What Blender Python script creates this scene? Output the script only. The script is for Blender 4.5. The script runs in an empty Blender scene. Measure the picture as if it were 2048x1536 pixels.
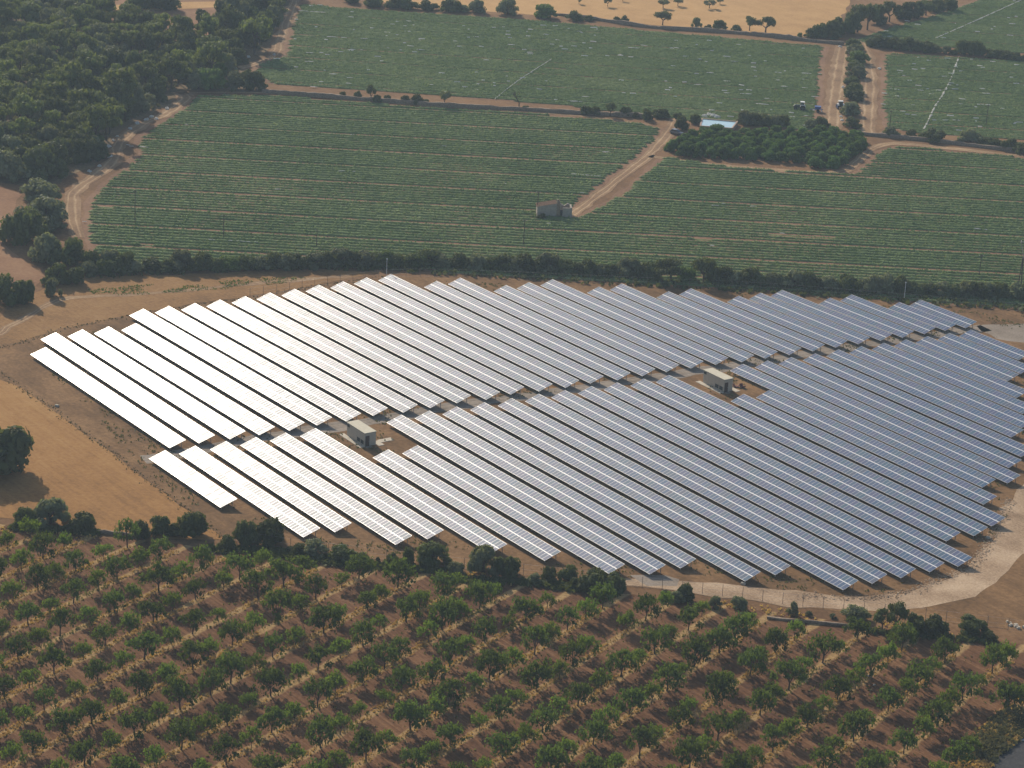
import bpy, bmesh, math, random
import numpy as np
from mathutils import Vector, Matrix
from mathutils.geometry import tessellate_polygon

random.seed(7)
RNG = np.random.default_rng(7)
SC = bpy.context.scene
COL = SC.collection

# ------------------------------------------------------------------ camera
F_PX = 5034.27                       # focal length in pixels of a 2048 px wide frame
YAW, PITCH, ROLL = 2.497673, 0.347133, 0.048792
CAM = np.array([0.0, 0.0, 181.726])

def cam_axes():
    fwd = np.array([math.cos(PITCH)*math.cos(YAW), math.cos(PITCH)*math.sin(YAW), -math.sin(PITCH)])
    right = np.array([math.sin(YAW), -math.cos(YAW), 0.0])
    up = np.cross(right, fwd)
    c, s = math.cos(ROLL), math.sin(ROLL)
    return np.array([c*right+s*up, -s*right+c*up, fwd])
AX = cam_axes()
cd = bpy.data.cameras.new('camera')
cam = bpy.data.objects.new('camera', cd)
COL.objects.link(cam)
cd.sensor_width = 36.0
cd.lens = F_PX/2048.0*36.0
cd.clip_start = 1.0
cd.clip_end = 20000.0
cam.matrix_world = Matrix(((AX[0][0], AX[1][0], -AX[2][0], CAM[0]),
                           (AX[0][1], AX[1][1], -AX[2][1], CAM[1]),
                           (AX[0][2], AX[1][2], -AX[2][2], CAM[2]),
                           (0, 0, 0, 1)))
SC.camera = cam
SC.render.resolution_x, SC.render.resolution_y = 1024, 768

# ------------------------------------------------------------------ sun and sky
SUN_AZ, SUN_EL = math.radians(169.0), math.radians(28.5)
sd = bpy.data.lights.new('sun', 'SUN')
sun = bpy.data.objects.new('sun', sd)
COL.objects.link(sun)
sd.energy = 4.8
sd.angle = math.radians(0.53)
sd.color = (1.0, 0.88, 0.72)
to_sun = Vector((math.cos(SUN_EL)*math.cos(SUN_AZ), math.cos(SUN_EL)*math.sin(SUN_AZ), math.sin(SUN_EL)))
sun.rotation_euler = to_sun.to_track_quat('Z', 'Y').to_euler()
sun.location = (-400, 300, 500)
world = bpy.data.worlds.new('World')
SC.world = world
world.use_nodes = True
wnt = world.node_tree
sky = wnt.nodes.new('ShaderNodeTexSky')
sky.sky_type = 'NISHITA'
sky.sun_disc = False
sky.sun_elevation = SUN_EL
sky.sun_rotation = math.pi/2 - SUN_AZ
sky.altitude = 200
sky.dust_density = 1.6
wnt.links.new(sky.outputs[0], wnt.nodes['Background'].inputs[0])
wnt.nodes['Background'].inputs[1].default_value = 0.12
SC.view_settings.view_transform = 'Standard'
SC.view_settings.look = 'None'
SC.view_settings.exposure = 0.0
SC.view_settings.gamma = 1.0
SC.cycles.volume_bounces = 0
SC.cycles.max_bounces = 6
SC.cycles.diffuse_bounces = 2
SC.cycles.glossy_bounces = 2
SC.cycles.transmission_bounces = 3
SC.cycles.transparent_max_bounces = 8

# ------------------------------------------------------------------ positions on the ground
def ray(u, v):
    d = np.array([(u-1024)/F_PX, -(v-768)/F_PX, 1.0]) @ AX
    return d/np.linalg.norm(d)
def G(u, v, z=0.0):
    d = ray(u, v)
    k = (z-CAM[2])/d[2]
    return np.array([CAM[0]+d[0]*k, CAM[1]+d[1]*k])
def to_px(x, y, z=0.0):
    d = AX @ (np.array([x, y, z])-CAM)
    return 1024+F_PX*d[0]/d[2], 768-F_PX*d[1]/d[2]
CROPS = {'T1': (0, 0, 2.9257), 'T2': (600, 0, 2.9257), 'T3': (1300, 0, 2.738), 'M1': (0, 480, 2.9257), 'M2': (650, 480, 2.9257),
         'M3': (1300, 480, 2.738), 'B1': (0, 1000, 2.8657), 'B2': (650, 1000, 2.8657), 'B3': (1300, 980, 2.738)}
def survey(crop, x, y):
    ox, oy, s = CROPS[crop]
    return ox+x/s, oy+y/s
def size_at(u, v, w, h):
    """width and height in metres of something w x h px whose foot stands at u, v"""
    g = G(u, v)
    dist = math.sqrt(g[0]**2+g[1]**2+CAM[2]**2)
    ppm = F_PX/dist
    dep = math.asin(CAM[2]/dist)
    D = w/ppm
    H = max(0.55*D, (h/ppm)/math.cos(dep)-0.18*D)
    return g, D, H, dep
AWAY = lambda g: np.array(g)/np.linalg.norm(g)

# ------------------------------------------------------------------ scene helpers
def tag(o, label=None, cat=None, group=None, kind=None):
    if label: o['label'] = label
    if cat: o['category'] = cat
    if group: o['group'] = group
    if kind: o['kind'] = kind
    return o
def empty(name, loc=(0, 0, 0), rz=0.0):
    o = bpy.data.objects.new(name, None)
    COL.objects.link(o)
    o.location = loc
    o.rotation_euler = (0, 0, rz)
    o.empty_display_size = 0.3
    return o
def link(name, me, mat=None, parent=None):
    if mat is not None and len(me.materials) == 0:
        me.materials.append(mat)
    o = bpy.data.objects.new(name, me)
    COL.objects.link(o)
    if parent: o.parent = parent
    return o
def mesh_np(name, verts, quads=None, tris=None, smooth=False):
    me = bpy.data.meshes.new(name)
    verts = np.asarray(verts, dtype=np.float32)
    loops, starts = [], []
    n = 0
    if quads is not None and len(quads):
        q = np.asarray(quads, dtype=np.int32); loops.append(q.ravel()); starts.append(np.arange(len(q))*4); n = len(q)*4
    if tris is not None and len(tris):
        q = np.asarray(tris, dtype=np.int32); loops.append(q.ravel()); starts.append(n+np.arange(len(q))*3)
    loops = np.concatenate(loops); starts = np.concatenate(starts)
    me.vertices.add(len(verts)); me.vertices.foreach_set('co', verts.ravel())
    me.loops.add(len(loops)); me.loops.foreach_set('vertex_index', loops.astype(np.int32))
    me.polygons.add(len(starts)); me.polygons.foreach_set('loop_start', starts.astype(np.int32))
    if smooth: me.polygons.foreach_set('use_smooth', np.ones(len(starts), dtype=bool))
    me.update(calc_edges=True)
    me.validate()
    return me
class MB:
    """collects simple solids into one mesh"""
    def __init__(s): s.v, s.f = [], []
    def box(s, c, d, rz=0.0, taper=1.0):
        n = len(s.v); cr, sr = math.cos(rz), math.sin(rz)
        for dz in (-.5, .5):
            k = taper if dz > 0 else 1.0
            for dx, dy in ((-.5, -.5), (.5, -.5), (.5, .5), (-.5, .5)):
                x, y = dx*d[0]*k, dy*d[1]*k
                s.v.append((c[0]+x*cr-y*sr, c[1]+x*sr+y*cr, c[2]+dz*d[2]))
        s.f += [(n, n+3, n+2, n+1), (n+4, n+5, n+6, n+7)]+[(n+i, n+(i+1) % 4, n+4+(i+1) % 4, n+4+i) for i in range(4)]
        return s
    def tube(s, a, b, r0, r1=None, k=7):
        r1 = r0 if r1 is None else r1
        a, b = Vector(a), Vector(b); d = (b-a).normalized()
        x = d.orthogonal().normalized(); y = d.cross(x); n = len(s.v)
        for p, r in ((a, r0), (b, r1)):
            for i in range(k):
                t = 2*math.pi*i/k
                s.v.append(tuple(p+x*(r*math.cos(t))+y*(r*math.sin(t))))
        s.f += [(n+i, n+(i+1) % k, n+k+(i+1) % k, n+k+i) for i in range(k)]
        s.f += [tuple(range(n+k-1, n-1, -1)), tuple(range(n+k, n+2*k))]
        return s
    def poly(s, pts, faces):
        n = len(s.v); s.v += [tuple(p) for p in pts]; s.f += [tuple(n+i for i in f) for f in faces]
        return s
    def prism(s, prof, y0, y1):
        """profile of (x, z) points pushed from y0 to y1"""
        n, k = len(s.v), len(prof)
        s.v += [(x, y0, z) for x, z in prof]+[(x, y1, z) for x, z in prof]
        s.f += [tuple(range(n, n+k)), tuple(range(n+2*k-1, n+k-1, -1))]
        s.f += [(n+(i+1) % k, n+i, n+k+i, n+k+(i+1) % k) for i in range(k)]
        return s
    def wheel(s, c, r, w, axis=(0, 1, 0), k=16):
        a = Vector(axis).normalized()*(w/2); c = Vector(c)
        return s.tube(c-a, c+a, r, r, k)
    def build(s, name, mat, parent=None, smooth=False, bevel=0.0):
        me = bpy.data.meshes.new(name)
        me.from_pydata(s.v, [], s.f)
        bm = bmesh.new(); bm.from_mesh(me)
        bmesh.ops.recalc_face_normals(bm, faces=bm.faces)
        if bevel:
            bmesh.ops.bevel(bm, geom=list(bm.edges), offset=bevel, segments=2, affect='EDGES', clamp_overlap=True)
        bm.to_mesh(me); bm.free()
        if smooth:
            for p in me.polygons: p.use_smooth = True
        return link(name, me, mat, parent)
def wave1(x, seed, scale):
    """smooth 1-D noise in -1..1"""
    r = np.random.default_rng(seed)
    tab = r.uniform(-1, 1, 512)
    x = np.asarray(x, float)/scale+seed*3.7
    i = np.floor(x).astype(int); f = x-i; f = f*f*(3-2*f)
    return tab[i % 512]*(1-f)+tab[(i+1) % 512]*f
def wave2(x, y, seed, scale):
    r = np.random.default_rng(seed)
    tab = r.uniform(-1, 1, (128, 128))
    x = np.asarray(x, float)/scale; y = np.asarray(y, float)/scale
    i = np.floor(x).astype(int); j = np.floor(y).astype(int); f = x-i; g = y-j
    f = f*f*(3-2*f); g = g*g*(3-2*g); i %= 128; j %= 128; i1 = (i+1) % 128; j1 = (j+1) % 128
    return (tab[i, j]*(1-f)+tab[i1, j]*f)*(1-g)+(tab[i, j1]*(1-f)+tab[i1, j1]*f)*g

# ------------------------------------------------------------------ materials
class NT:
    def __init__(s, name):
        s.m = bpy.data.materials.new(name); s.m.use_nodes = True
        s.t = s.m.node_tree; s.b = s.t.nodes['Principled BSDF']; s.out = s.t.nodes['Material Output']
    def n(s, t, **kw):
        x = s.t.nodes.new(t)
        for k, v in kw.items():
            if k.startswith('in_'):
                k = k[3:]; x.inputs[int(k) if k.isdigit() else k].default_value = v
            else: setattr(x, k, v)
        return x
    def l(s, a, b): s.t.links.new(a, b)
    def coord(s, which='Object'): return s.n('ShaderNodeTexCoord').outputs[which]
    def noise(s, vec, scale, detail=4.0, rough=0.55, dist=0.0):
        x = s.n('ShaderNodeTexNoise', in_Scale=scale, in_Detail=detail, in_Roughness=rough, in_Distortion=dist)
        s.l(vec, x.inputs['Vector']); return x.outputs['Fac']
    def ramp(s, fac, stops):
        x = s.n('ShaderNodeValToRGB')
        e = x.color_ramp.elements
        while len(e) < len(stops): e.new(0.5)
        for k, (p, c) in zip(e, stops):
            k.position = p; k.color = (c[0], c[1], c[2], 1) if not isinstance(c, (int, float)) else (c, c, c, 1)
        s.l(fac, x.inputs[0]); return x.outputs[0]
    def math(s, op, a, b=None, clamp=False):
        x = s.n('ShaderNodeMath', operation=op); x.use_clamp = clamp
        for i, q in enumerate((a, b)):
            if q is None: continue
            if isinstance(q, (int, float)): x.inputs[i].default_value = q
            else: s.l(q, x.inputs[i])
        return x.outputs[0]
    def mix(s, fac, a, b, mode='MIX'):
        x = s.n('ShaderNodeMix', data_type='RGBA', blend_type=mode)
        for i, q in ((0, fac), (6, a), (7, b)):
            if isinstance(q, (int, float)): x.inputs[i].default_value = q
            elif isinstance(q, tuple): x.inputs[i].default_value = (q[0], q[1], q[2], 1)
            else: s.l(q, x.inputs[i])
        return x.outputs[2]
    def mapping(s, vec, rot=0.0, scale=(1, 1, 1), loc=(0, 0, 0)):
        x = s.n('ShaderNodeMapping'); x.inputs['Rotation'].default_value = (0, 0, rot); x.inputs['Scale'].default_value = scale; x.inputs['Location'].default_value = loc
        s.l(vec, x.inputs['Vector']); return x.outputs[0]
    def bump(s, h, strength=0.5, dist=0.1):
        x = s.n('ShaderNodeBump', in_Strength=strength, in_Distance=dist); s.l(h, x.inputs['Height']); s.l(x.outputs[0], s.b.inputs['Normal'])
    def base(s, c, rough=0.9, spec=0.2):
        if isinstance(c, tuple): s.b.inputs['Base Color'].default_value = (c[0], c[1], c[2], 1)
        else: s.l(c, s.b.inputs['Base Color'])
        s.b.inputs['Roughness'].default_value = rough
        s.b.inputs['Specular IOR Level'].default_value = spec
        return s
def plain(name, c, rough=0.7, metal=0.0, spec=0.3, vary=0.12, scale=1.5):
    t = NT(name)
    v = t.noise(t.coord(), scale, 5)
    k = t.ramp(v, [(0.3, tuple(x*(1-vary) for x in c)), (0.7, tuple(min(1, x*(1+vary)) for x in c))])
    t.base(k, rough, spec); t.b.inputs['Metallic'].default_value = metal
    return t.m
def soil(name, dark, mid, light, big=0.02, fine=1.2, furrow=None, furrow_scale=1.4, furrow_amt=0.35, bump=0.6):
    """earth: broad patches, fine clods, and optional plough lines at an angle"""
    t = NT(name); p = t.coord()
    a = t.noise(p, big, 5, 0.6, 0.4); b = t.noise(p, fine, 6, 0.65); c = t.noise(p, 0.12, 5, 0.6)
    k = t.math('ADD', t.math('MULTIPLY', a, 0.5), t.math('ADD', t.math('MULTIPLY', b, 0.5), t.math('MULTIPLY', c, 0.45)))
    k = t.math('SUBTRACT', k, 0.20)
    h = b
    if furrow is not None:
        m = t.mapping(p, -furrow, (0.03, furrow_scale, 1))
        w = t.noise(m, 1.0, 3, 0.6)
        k = t.math('ADD', k, t.math('MULTIPLY', t.math('SUBTRACT', w, 0.5), furrow_amt))
        h = t.math('ADD', b, t.math('MULTIPLY', w, 1.5))
    t.base(t.ramp(k, [(0.36, dark), (0.52, mid), (0.70, light)]), 0.95, 0.1)
    t.bump(h, bump, 0.12)
    return t.m
def leaf(name, dark, light, translucent=0.35, scale=2.2, hue=0.03):
    t = NT(name)
    p = t.coord()
    oi = t.n('ShaderNodeObjectInfo')
    v = t.noise(p, scale, 3)
    f = t.math('ADD', t.math('MULTIPLY', v, 0.9), t.math('MULTIPLY', oi.outputs['Random'], 0.70))
    col = t.ramp(f, [(0.35, dark), (1.15, light)])
    h = t.n('ShaderNodeHueSaturation'); t.l(col, h.inputs['Color'])
    t.l(t.math('ADD', 0.5-hue/2, t.math('MULTIPLY', oi.outputs['Random'], hue)), h.inputs['Hue'])
    t.base(h.outputs[0], 0.7, 0.10)
    tr = t.n('ShaderNodeBsdfTranslucent')
    t.l(h.outputs[0] if name == 'plastic' else t.mix(1.0, h.outputs[0], (1.25, 1.2, 0.6), 'MULTIPLY'), tr.inputs['Color'])
    mx = t.n('ShaderNodeMixShader', in_0=translucent)
    t.l(t.b.outputs[0], mx.inputs[1]); t.l(tr.outputs[0], mx.inputs[2]); t.l(mx.outputs[0], t.out.inputs['Surface'])
    return t.m

ORCH_O = np.array([-305.956, 145.104])
ORCH_A = np.array([-2.03202, 5.35716]); ORCH_B = np.array([5.06581, 9.03087])
ORCH_ANG = math.atan2(ORCH_A[1], ORCH_A[0])
M = {}
M['earth'] = soil('earth', (0.123, 0.065, 0.029), (0.199, 0.108, 0.049), (0.284, 0.164, 0.077))
M['field_soil'] = soil('field_soil', (0.154, 0.082, 0.046), (0.232, 0.131, 0.074), (0.299, 0.179, 0.104))
M['red_soil'] = soil('red_soil', (0.196, 0.102, 0.052), (0.268, 0.145, 0.076), (0.330, 0.194, 0.104))
M['stubble'] = soil('stubble', (0.239, 0.121, 0.041), (0.333, 0.172, 0.057), (0.401, 0.227, 0.083), furrow=math.radians(-1), furrow_scale=0.8, furrow_amt=0.34)
M['dry_field'] = soil('dry_field', (0.179, 0.097, 0.038), (0.282, 0.154, 0.059), (0.358, 0.215, 0.089), furrow=math.radians(60), furrow_amt=0.15)
M['wheat'] = soil('wheat', (0.403, 0.231, 0.092), (0.498, 0.297, 0.122), (0.575, 0.354, 0.153), furrow=math.radians(50), furrow_scale=0.6, furrow_amt=0.15)
M['site_dirt'] = soil('site_dirt', (0.109, 0.062, 0.027), (0.194, 0.108, 0.047), (0.313, 0.182, 0.081), big=0.05, furrow=math.radians(0), furrow_scale=0.5, furrow_amt=0.25)
M['wood_floor'] = soil('wood_floor', (0.103, 0.073, 0.040), (0.175, 0.121, 0.064), (0.309, 0.213, 0.112), big=0.035)
M['sand'] = soil('sand', (0.412, 0.272, 0.136), (0.515, 0.349, 0.184), (0.597, 0.417, 0.224))
M['gravel'] = soil('gravel', (0.20, 0.13, 0.075), (0.41, 0.285, 0.18), (0.60, 0.45, 0.30), big=0.06, fine=2.5, bump=1.0)
M['grey_gravel'] = soil('grey_gravel', (0.19, 0.15, 0.115), (0.28, 0.23, 0.18), (0.37, 0.31, 0.25), big=0.06, fine=2.2)
M['asphalt'] = soil('asphalt', (0.045, 0.045, 0.047), (0.06, 0.06, 0.062), (0.09, 0.088, 0.085), big=0.1)
M['concrete'] = plain('concrete', (0.52, 0.46, 0.36), 0.85, vary=0.15)
M['cabin_wall'] = plain('cabin_wall', (0.50, 0.43, 0.33), 0.85, vary=0.06)
M['cabin_roof'] = plain('cabin_roof', (0.60, 0.55, 0.42), 0.8, vary=0.08)
M['dark_trim'] = plain('dark_trim', (0.05, 0.045, 0.04), 0.6)
M['door_brown'] = plain('door_brown', (0.075, 0.045, 0.032), 0.55)
M['vent'] = plain('vent', (0.05, 0.065, 0.06), 0.5)
M['fence_post'] = plain('fence_post', (0.16, 0.13, 0.105), 0.7)
M['galvanised'] = plain('galvanised', (0.46, 0.46, 0.46), 0.45, metal=0.75)
M['white_metal'] = plain('white_metal', (0.75, 0.75, 0.72), 0.5)
M['wood_pole'] = plain('wood_pole', (0.09, 0.075, 0.06), 0.85)
M['stone'] = plain('stone', (0.25, 0.19, 0.135), 0.95, vary=0.35, scale=2.5)
M['plaster'] = plain('plaster', (0.36, 0.31, 0.26), 0.95, vary=0.2)
M['tile'] = plain('tile', (0.50, 0.32, 0.19), 0.9, vary=0.25, scale=3)
M['bark'] = plain('bark', (0.085, 0.062, 0.045), 0.95, vary=0.3, scale=3)
M['plastic'] = leaf('plastic', (0.78, 0.77, 0.73), (0.82, 0.81, 0.77), 0.5, 1.0, 0.0)
M['water'] = plain('water', (0.33, 0.52, 0.60), 0.12, spec=0.5, vary=0.05, scale=0.3)
M['tractor_green'] = plain('tractor_green', (0.05, 0.075, 0.06), 0.45)
M['tractor_blue'] = plain('tractor_blue', (0.03, 0.08, 0.28), 0.4)
M['rubber'] = plain('rubber', (0.03, 0.03, 0.032), 0.85)
M['glass'] = plain('glass', (0.05, 0.07, 0.08), 0.1, spec=0.6)
M['car_paint'] = plain('car_paint', (0.20, 0.22, 0.25), 0.25, metal=0.4)
M['scrap_red'] = plain('scrap_red', (0.16, 0.045, 0.045), 0.7)
M['clay_rim'] = plain('clay_rim', (0.42, 0.30, 0.22), 0.9)
M['straw'] = leaf('straw', (0.34, 0.21, 0.085), (0.60, 0.41, 0.17), 0.25, 0.5, 0.01)
M['weed'] = leaf('weed', (0.10, 0.11, 0.045), (0.21, 0.20, 0.08), 0.3, 0.4, 0.02)
M['leaf_orchard_dark'] = leaf('leaf_orchard_dark', (0.045, 0.075, 0.016), (0.10, 0.145, 0.033), 0.45)
M['leaf_orchard_light'] = leaf('leaf_orchard_light', (0.075, 0.125, 0.018), (0.14, 0.205, 0.038), 0.48)
M['leaf_evergreen'] = leaf('leaf_evergreen', (0.058, 0.078, 0.028), (0.125, 0.15, 0.055), 0.32)
M['leaf_olive'] = leaf('leaf_olive', (0.115, 0.135, 0.075), (0.22, 0.24, 0.14), 0.32)
M['leaf_pine'] = leaf('leaf_pine', (0.075, 0.105, 0.032), (0.17, 0.205, 0.06), 0.38)
M['leaf_bright'] = leaf('leaf_bright', (0.07, 0.11, 0.025), (0.13, 0.19, 0.05), 0.35)
M['leaf_citrus'] = leaf('leaf_citrus', (0.055, 0.115, 0.030), (0.115, 0.195, 0.055), 0.38)
M['scrub'] = leaf('scrub', (0.065, 0.07, 0.035), (0.14, 0.13, 0.07), 0.25)

def crop_leaf():
    t = NT('crop_leaf'); p = t.coord()
    a = t.noise(p, 0.035, 4, 0.6); b = t.noise(p, 0.9, 4, 0.7)
    f = t.math('ADD', t.math('MULTIPLY', a, 0.55), t.math('MULTIPLY', b, 0.5))
    col = t.ramp(f, [(0.34, (0.130, 0.195, 0.072)), (0.52, (0.195, 0.268, 0.102)), (0.70, (0.29, 0.345, 0.145))])
    t.base(col, 0.8, 0.06)
    tr = t.n('ShaderNodeBsdfTranslucent'); t.l(col, tr.inputs['Color'])
    mx = t.n('ShaderNodeMixShader', in_0=0.3)
    t.l(t.b.outputs[0], mx.inputs[1]); t.l(tr.outputs[0], mx.inputs[2]); t.l(mx.outputs[0], t.out.inputs['Surface'])
    return t.m
M['crop_leaf'] = crop_leaf()
def orchard_soil():
    """ploughed red earth with a strip of straw litter along every line of trees"""
    t = NT('orchard_soil'); p = t.coord()
    per = abs(ORCH_A[0]*ORCH_B[1]-ORCH_A[1]*ORCH_B[0])/np.linalg.norm(ORCH_A)
    nrm = np.array([-ORCH_A[1], ORCH_A[0]])/np.linalg.norm(ORCH_A)
    if nrm @ ORCH_B < 0: nrm = -nrm
    x = t.n('ShaderNodeVectorMath', operation='DOT_PRODUCT'); t.l(p, x.inputs[0]); x.inputs[1].default_value = (nrm[0], nrm[1], 0)
    off = float(nrm @ ORCH_O)
    d = t.math('DIVIDE', t.math('SUBTRACT', x.outputs['Value'], off), per)
    fr = t.math('ABSOLUTE', t.math('SUBTRACT', t.math('FRACT', t.math('ADD', d, 100.5)), 0.5))   # 0 on the tree line
    wob = t.noise(p, 0.35, 4, 0.6); wob2 = t.noise(p, 1.6, 4, 0.7)
    e = t.math('ADD', fr, t.math('ADD', t.math('MULTIPLY', t.math('SUBTRACT', wob, 0.5), 0.16), t.math('MULTIPLY', t.math('SUBTRACT', wob2, 0.5), 0.10)))
    strip = t.ramp(e, [(0.055, 1.0), (0.115, 0.0)])
    m = t.mapping(p, -ORCH_ANG, (0.035, 1.5, 1)); w = t.noise(m, 1.0, 3, 0.65)
    b = t.noise(p, 1.3, 6, 0.7); a = t.noise(p, 0.04, 4, 0.6)
    k = t.math('ADD', t.math('MULTIPLY', w, 0.55), t.math('ADD', t.math('MULTIPLY', b, 0.35), t.math('MULTIPLY', a, 0.3)))
    k = t.math('SUBTRACT', k, 0.08)
    s = t.ramp(k, [(0.40, (0.082, 0.037, 0.018)), (0.53, (0.160, 0.076, 0.034)), (0.68, (0.27, 0.145, 0.070))])
    q = t.ramp(wob2, [(0.35, (0.25, 0.155, 0.065)), (0.65, (0.48, 0.32, 0.14))])
    t.base(t.mix(strip, s, q), 0.95, 0.1)
    t.bump(t.math('ADD', t.math('MULTIPLY', w, 2.0), b), 0.8, 0.12)
    return t.m

M['orchard_soil'] = orchard_soil()

# ------------------------------------------------------------------ the ground, field by field
def densify(P, step, closed=True):
    out = []
    n = len(P)
    for i in range(n if closed else n-1):
        a, b = np.array(P[i]), np.array(P[(i+1) % n]); k = max(1, int(np.linalg.norm(b-a)/step))
        out += [a+(b-a)*j/k for j in range(k)]
    if not closed: out.append(np.array(P[-1]))
    return np.array(out)
def world_poly(px): return [G(u, v) for u, v in px]
_seed = [11]
def sheet(name, px, z, mat, jit=0.5, step=2.5, world=False):
    P = densify(px if world else world_poly(px), step)
    _seed[0] += 2
    s = np.arange(len(P))*step
    P = P+np.stack([wave1(s, _seed[0], 5.0)*jit+wave1(s, _seed[0]+50, 1.7*step)*jit*.5, wave1(s, _seed[0]+1, 5.0)*jit], 1)
    tri = tessellate_polygon([[Vector((p[0], p[1], 0)) for p in P]])
    V = np.c_[P, np.full(len(P), z)]
    T = []
    for a, b, c in tri:
        ab, ac = P[b]-P[a], P[c]-P[a]
        T.append((a, b, c) if ab[0]*ac[1]-ab[1]*ac[0] > 0 else (a, c, b))
    return tag(link(name, mesh_np(name, V, tris=T), mat), kind='structure')
def smooth_line(P, step=2.0):
    P = np.array(P, float); out = []
    for i in range(len(P)-1):
        p0, p1, p2, p3 = P[max(i-1, 0)], P[i], P[i+1], P[min(i+2, len(P)-1)]
        k = max(2, int(np.linalg.norm(p2-p1)/step))
        for j in range(k):
            t = j/k
            out.append(0.5*((2*p1)+(-p0+p2)*t+(2*p0-5*p1+4*p2-p3)*t*t+(-p0+3*p1-3*p2+p3)*t**3))
    out.append(P[-1])
    return np.array(out)
def ribbon(name, px, width, z, mat, jit=0.4):
    C = smooth_line(world_poly(px))
    T = np.gradient(C, axis=0); T /= np.linalg.norm(T, axis=1)[:, None]
    N = np.stack([-T[:, 1], T[:, 0]], 1); _seed[0] += 2
    s = np.arange(len(C))*2.0
    wl = width/2+wave1(s, _seed[0], 4)*jit; wr = width/2+wave1(s, _seed[0]+1, 4)*jit
    ks = np.linspace(-1, 1, 9)
    V = []
    for i in range(len(C)):
        for k in ks:
            p = C[i]+N[i]*(k*(wl[i] if k > 0 else wr[i]))
            V.append((p[0], p[1], z))
    nk = len(ks)
    Q = [(i*nk+j+1, i*nk+j, (i+1)*nk+j, (i+1)*nk+j+1) for i in range(len(C)-1) for j in range(nk-1)]
    me = mesh_np(name, V, quads=Q)
    uv = me.uv_layers.new(name='track')
    li = np.empty(len(me.loops), dtype=np.int32); me.loops.foreach_get('vertex_index', li)
    co = np.stack([s[li//nk], np.tile((ks+1)/2, len(C))[li]], 1)
    uv.data.foreach_set('uv', co.ravel().astype(np.float32))
    return tag(link(name, me, mat), kind='structure')
def track_mat(name, dark, mid, light, ruts=True):
    """bare earth track: two paler wheel ruts worn along it"""
    t = NT(name); p = t.coord(); uv = t.coord('UV')
    sep = t.n('ShaderNodeSeparateXYZ'); t.l(uv, sep.inputs[0])
    wob = t.noise(p, 0.25, 3)
    y = t.math('ADD', sep.outputs[1], t.math('MULTIPLY', t.math('SUBTRACT', wob, 0.5), 0.12))
    rut = t.ramp(y, [(0.18, 0.0), (0.28, 1.0), (0.38, 0.0), (0.62, 0.0), (0.72, 1.0), (0.82, 0.0)])
    b = t.noise(p, 1.3, 6, 0.7); a = t.noise(p, 0.09, 4)
    k = t.math('ADD', t.math('MULTIPLY', b, 0.45), t.math('MULTIPLY', a, 0.5))
    k = t.math('ADD', k, t.math('MULTIPLY', rut, 0.17 if ruts else 0.0))
    t.base(t.ramp(k, [(0.36, dark), (0.52, mid), (0.72, light)]), 0.95, 0.1)
    t.bump(t.math('SUBTRACT', b, t.math('MULTIPLY', rut, 0.8)), 0.6, 0.12)
    return t.m
M['track'] = track_mat('track', (0.18, 0.105, 0.055), (0.31, 0.195, 0.105), (0.50, 0.35, 0.205))

GP = np.array([-520.0, 380.0])
tag(link('ground', mesh_np('ground', [(GP[0]-4500, GP[1]-4500, 0), (GP[0]+4500, GP[1]-4500, 0), (GP[0]+4500, GP[1]+4500, 0), (GP[0]-4500, GP[1]+4500, 0)], quads=[(0, 1, 2, 3)]), M['earth']), kind='structure')

FIELD_MAIN = [(382, 192), (530, 190), (740, 207), (900, 218), (1040, 226), (1180, 236), (1290, 249), (1333, 258), (1318, 282), (1280, 318), (1205, 372), (1140, 428),
              (1140, 436), (1180, 420), (1240, 385), (1310, 320), (1330, 314), (1440, 331), (1560, 343), (1680, 348), (1705, 345), (1735, 318), (1750, 303), (1790, 291), (2048, 315), (2120, 322),
              (2140, 630), (2048, 619), (1800, 603), (1500, 581), (1200, 563), (1000, 552), (800, 538), (600, 532), (400, 540), (270, 536), (180, 505), (166, 472), (166, 420), (175, 395), (200, 368), (240, 338), (262, 318), (278, 308), (262, 295), (268, 276), (300, 255), (340, 232), (366, 212)]
FIELD_UPPER = [(594, 6), (700, 18), (900, 30), (1100, 44), (1300, 62), (1500, 80), (1655, 93), (1652, 120), (1645, 200), (1637, 262), (1500, 250), (1400, 243), (1330, 236), (1290, 231), (1100, 208), (900, 192), (700, 178), (540, 168), (527, 164), (500, 142), (512, 127), (565, 110), (578, 50)]
FIELD_RIGHT = [(1760, 107), (1900, 114), (2048, 124), (2130, 130), (2130, 292), (2048, 279), (1920, 272), (1811, 264), (1768, 256), (1756, 219), (1761, 146)]
FIELD_CORNER = [(1700, 80), (1782, 52), (1850, 34), (1930, 6), (1990, -12), (2140, -40), (2140, 115), (2048, 108), (1972, 99), (1880, 95), (1738, 90)]
WHEAT = [(820, -70), (1180, -70), (1720, -60), (1702, 0), (1685, 35), (1610, 74), (1500, 68), (1300, 49), (1100, 32), (900, 18), (760, 4), (700, -20)]
sheet('field_soil_main', FIELD_MAIN, 0.02, M['field_soil'], 0.8)
sheet('field_soil_upper', FIELD_UPPER, 0.02, M['field_soil'], 0.8)
sheet('field_soil_right', FIELD_RIGHT, 0.02, M['field_soil'], 0.8)
sheet('field_soil_corner', FIELD_CORNER, 0.02, M['field_soil'], 0.8)
sheet('wheat_stubble', WHEAT, 0.03, M['wheat'], 0.8)
sheet('far_soil', [(60, -60), (520, -60), (512, 0), (470, 14), (452, 60), (400, 75), (290, 45), (200, 40), (120, 25)], 0.03, M['red_soil'], 0.8)
sheet('far_straw', [(120, 8), (260, 10), (380, 4), (500, 2), (506, 12), (380, 17), (250, 21), (160, 16)], 0.04, M['wheat'], 0.8)
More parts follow.
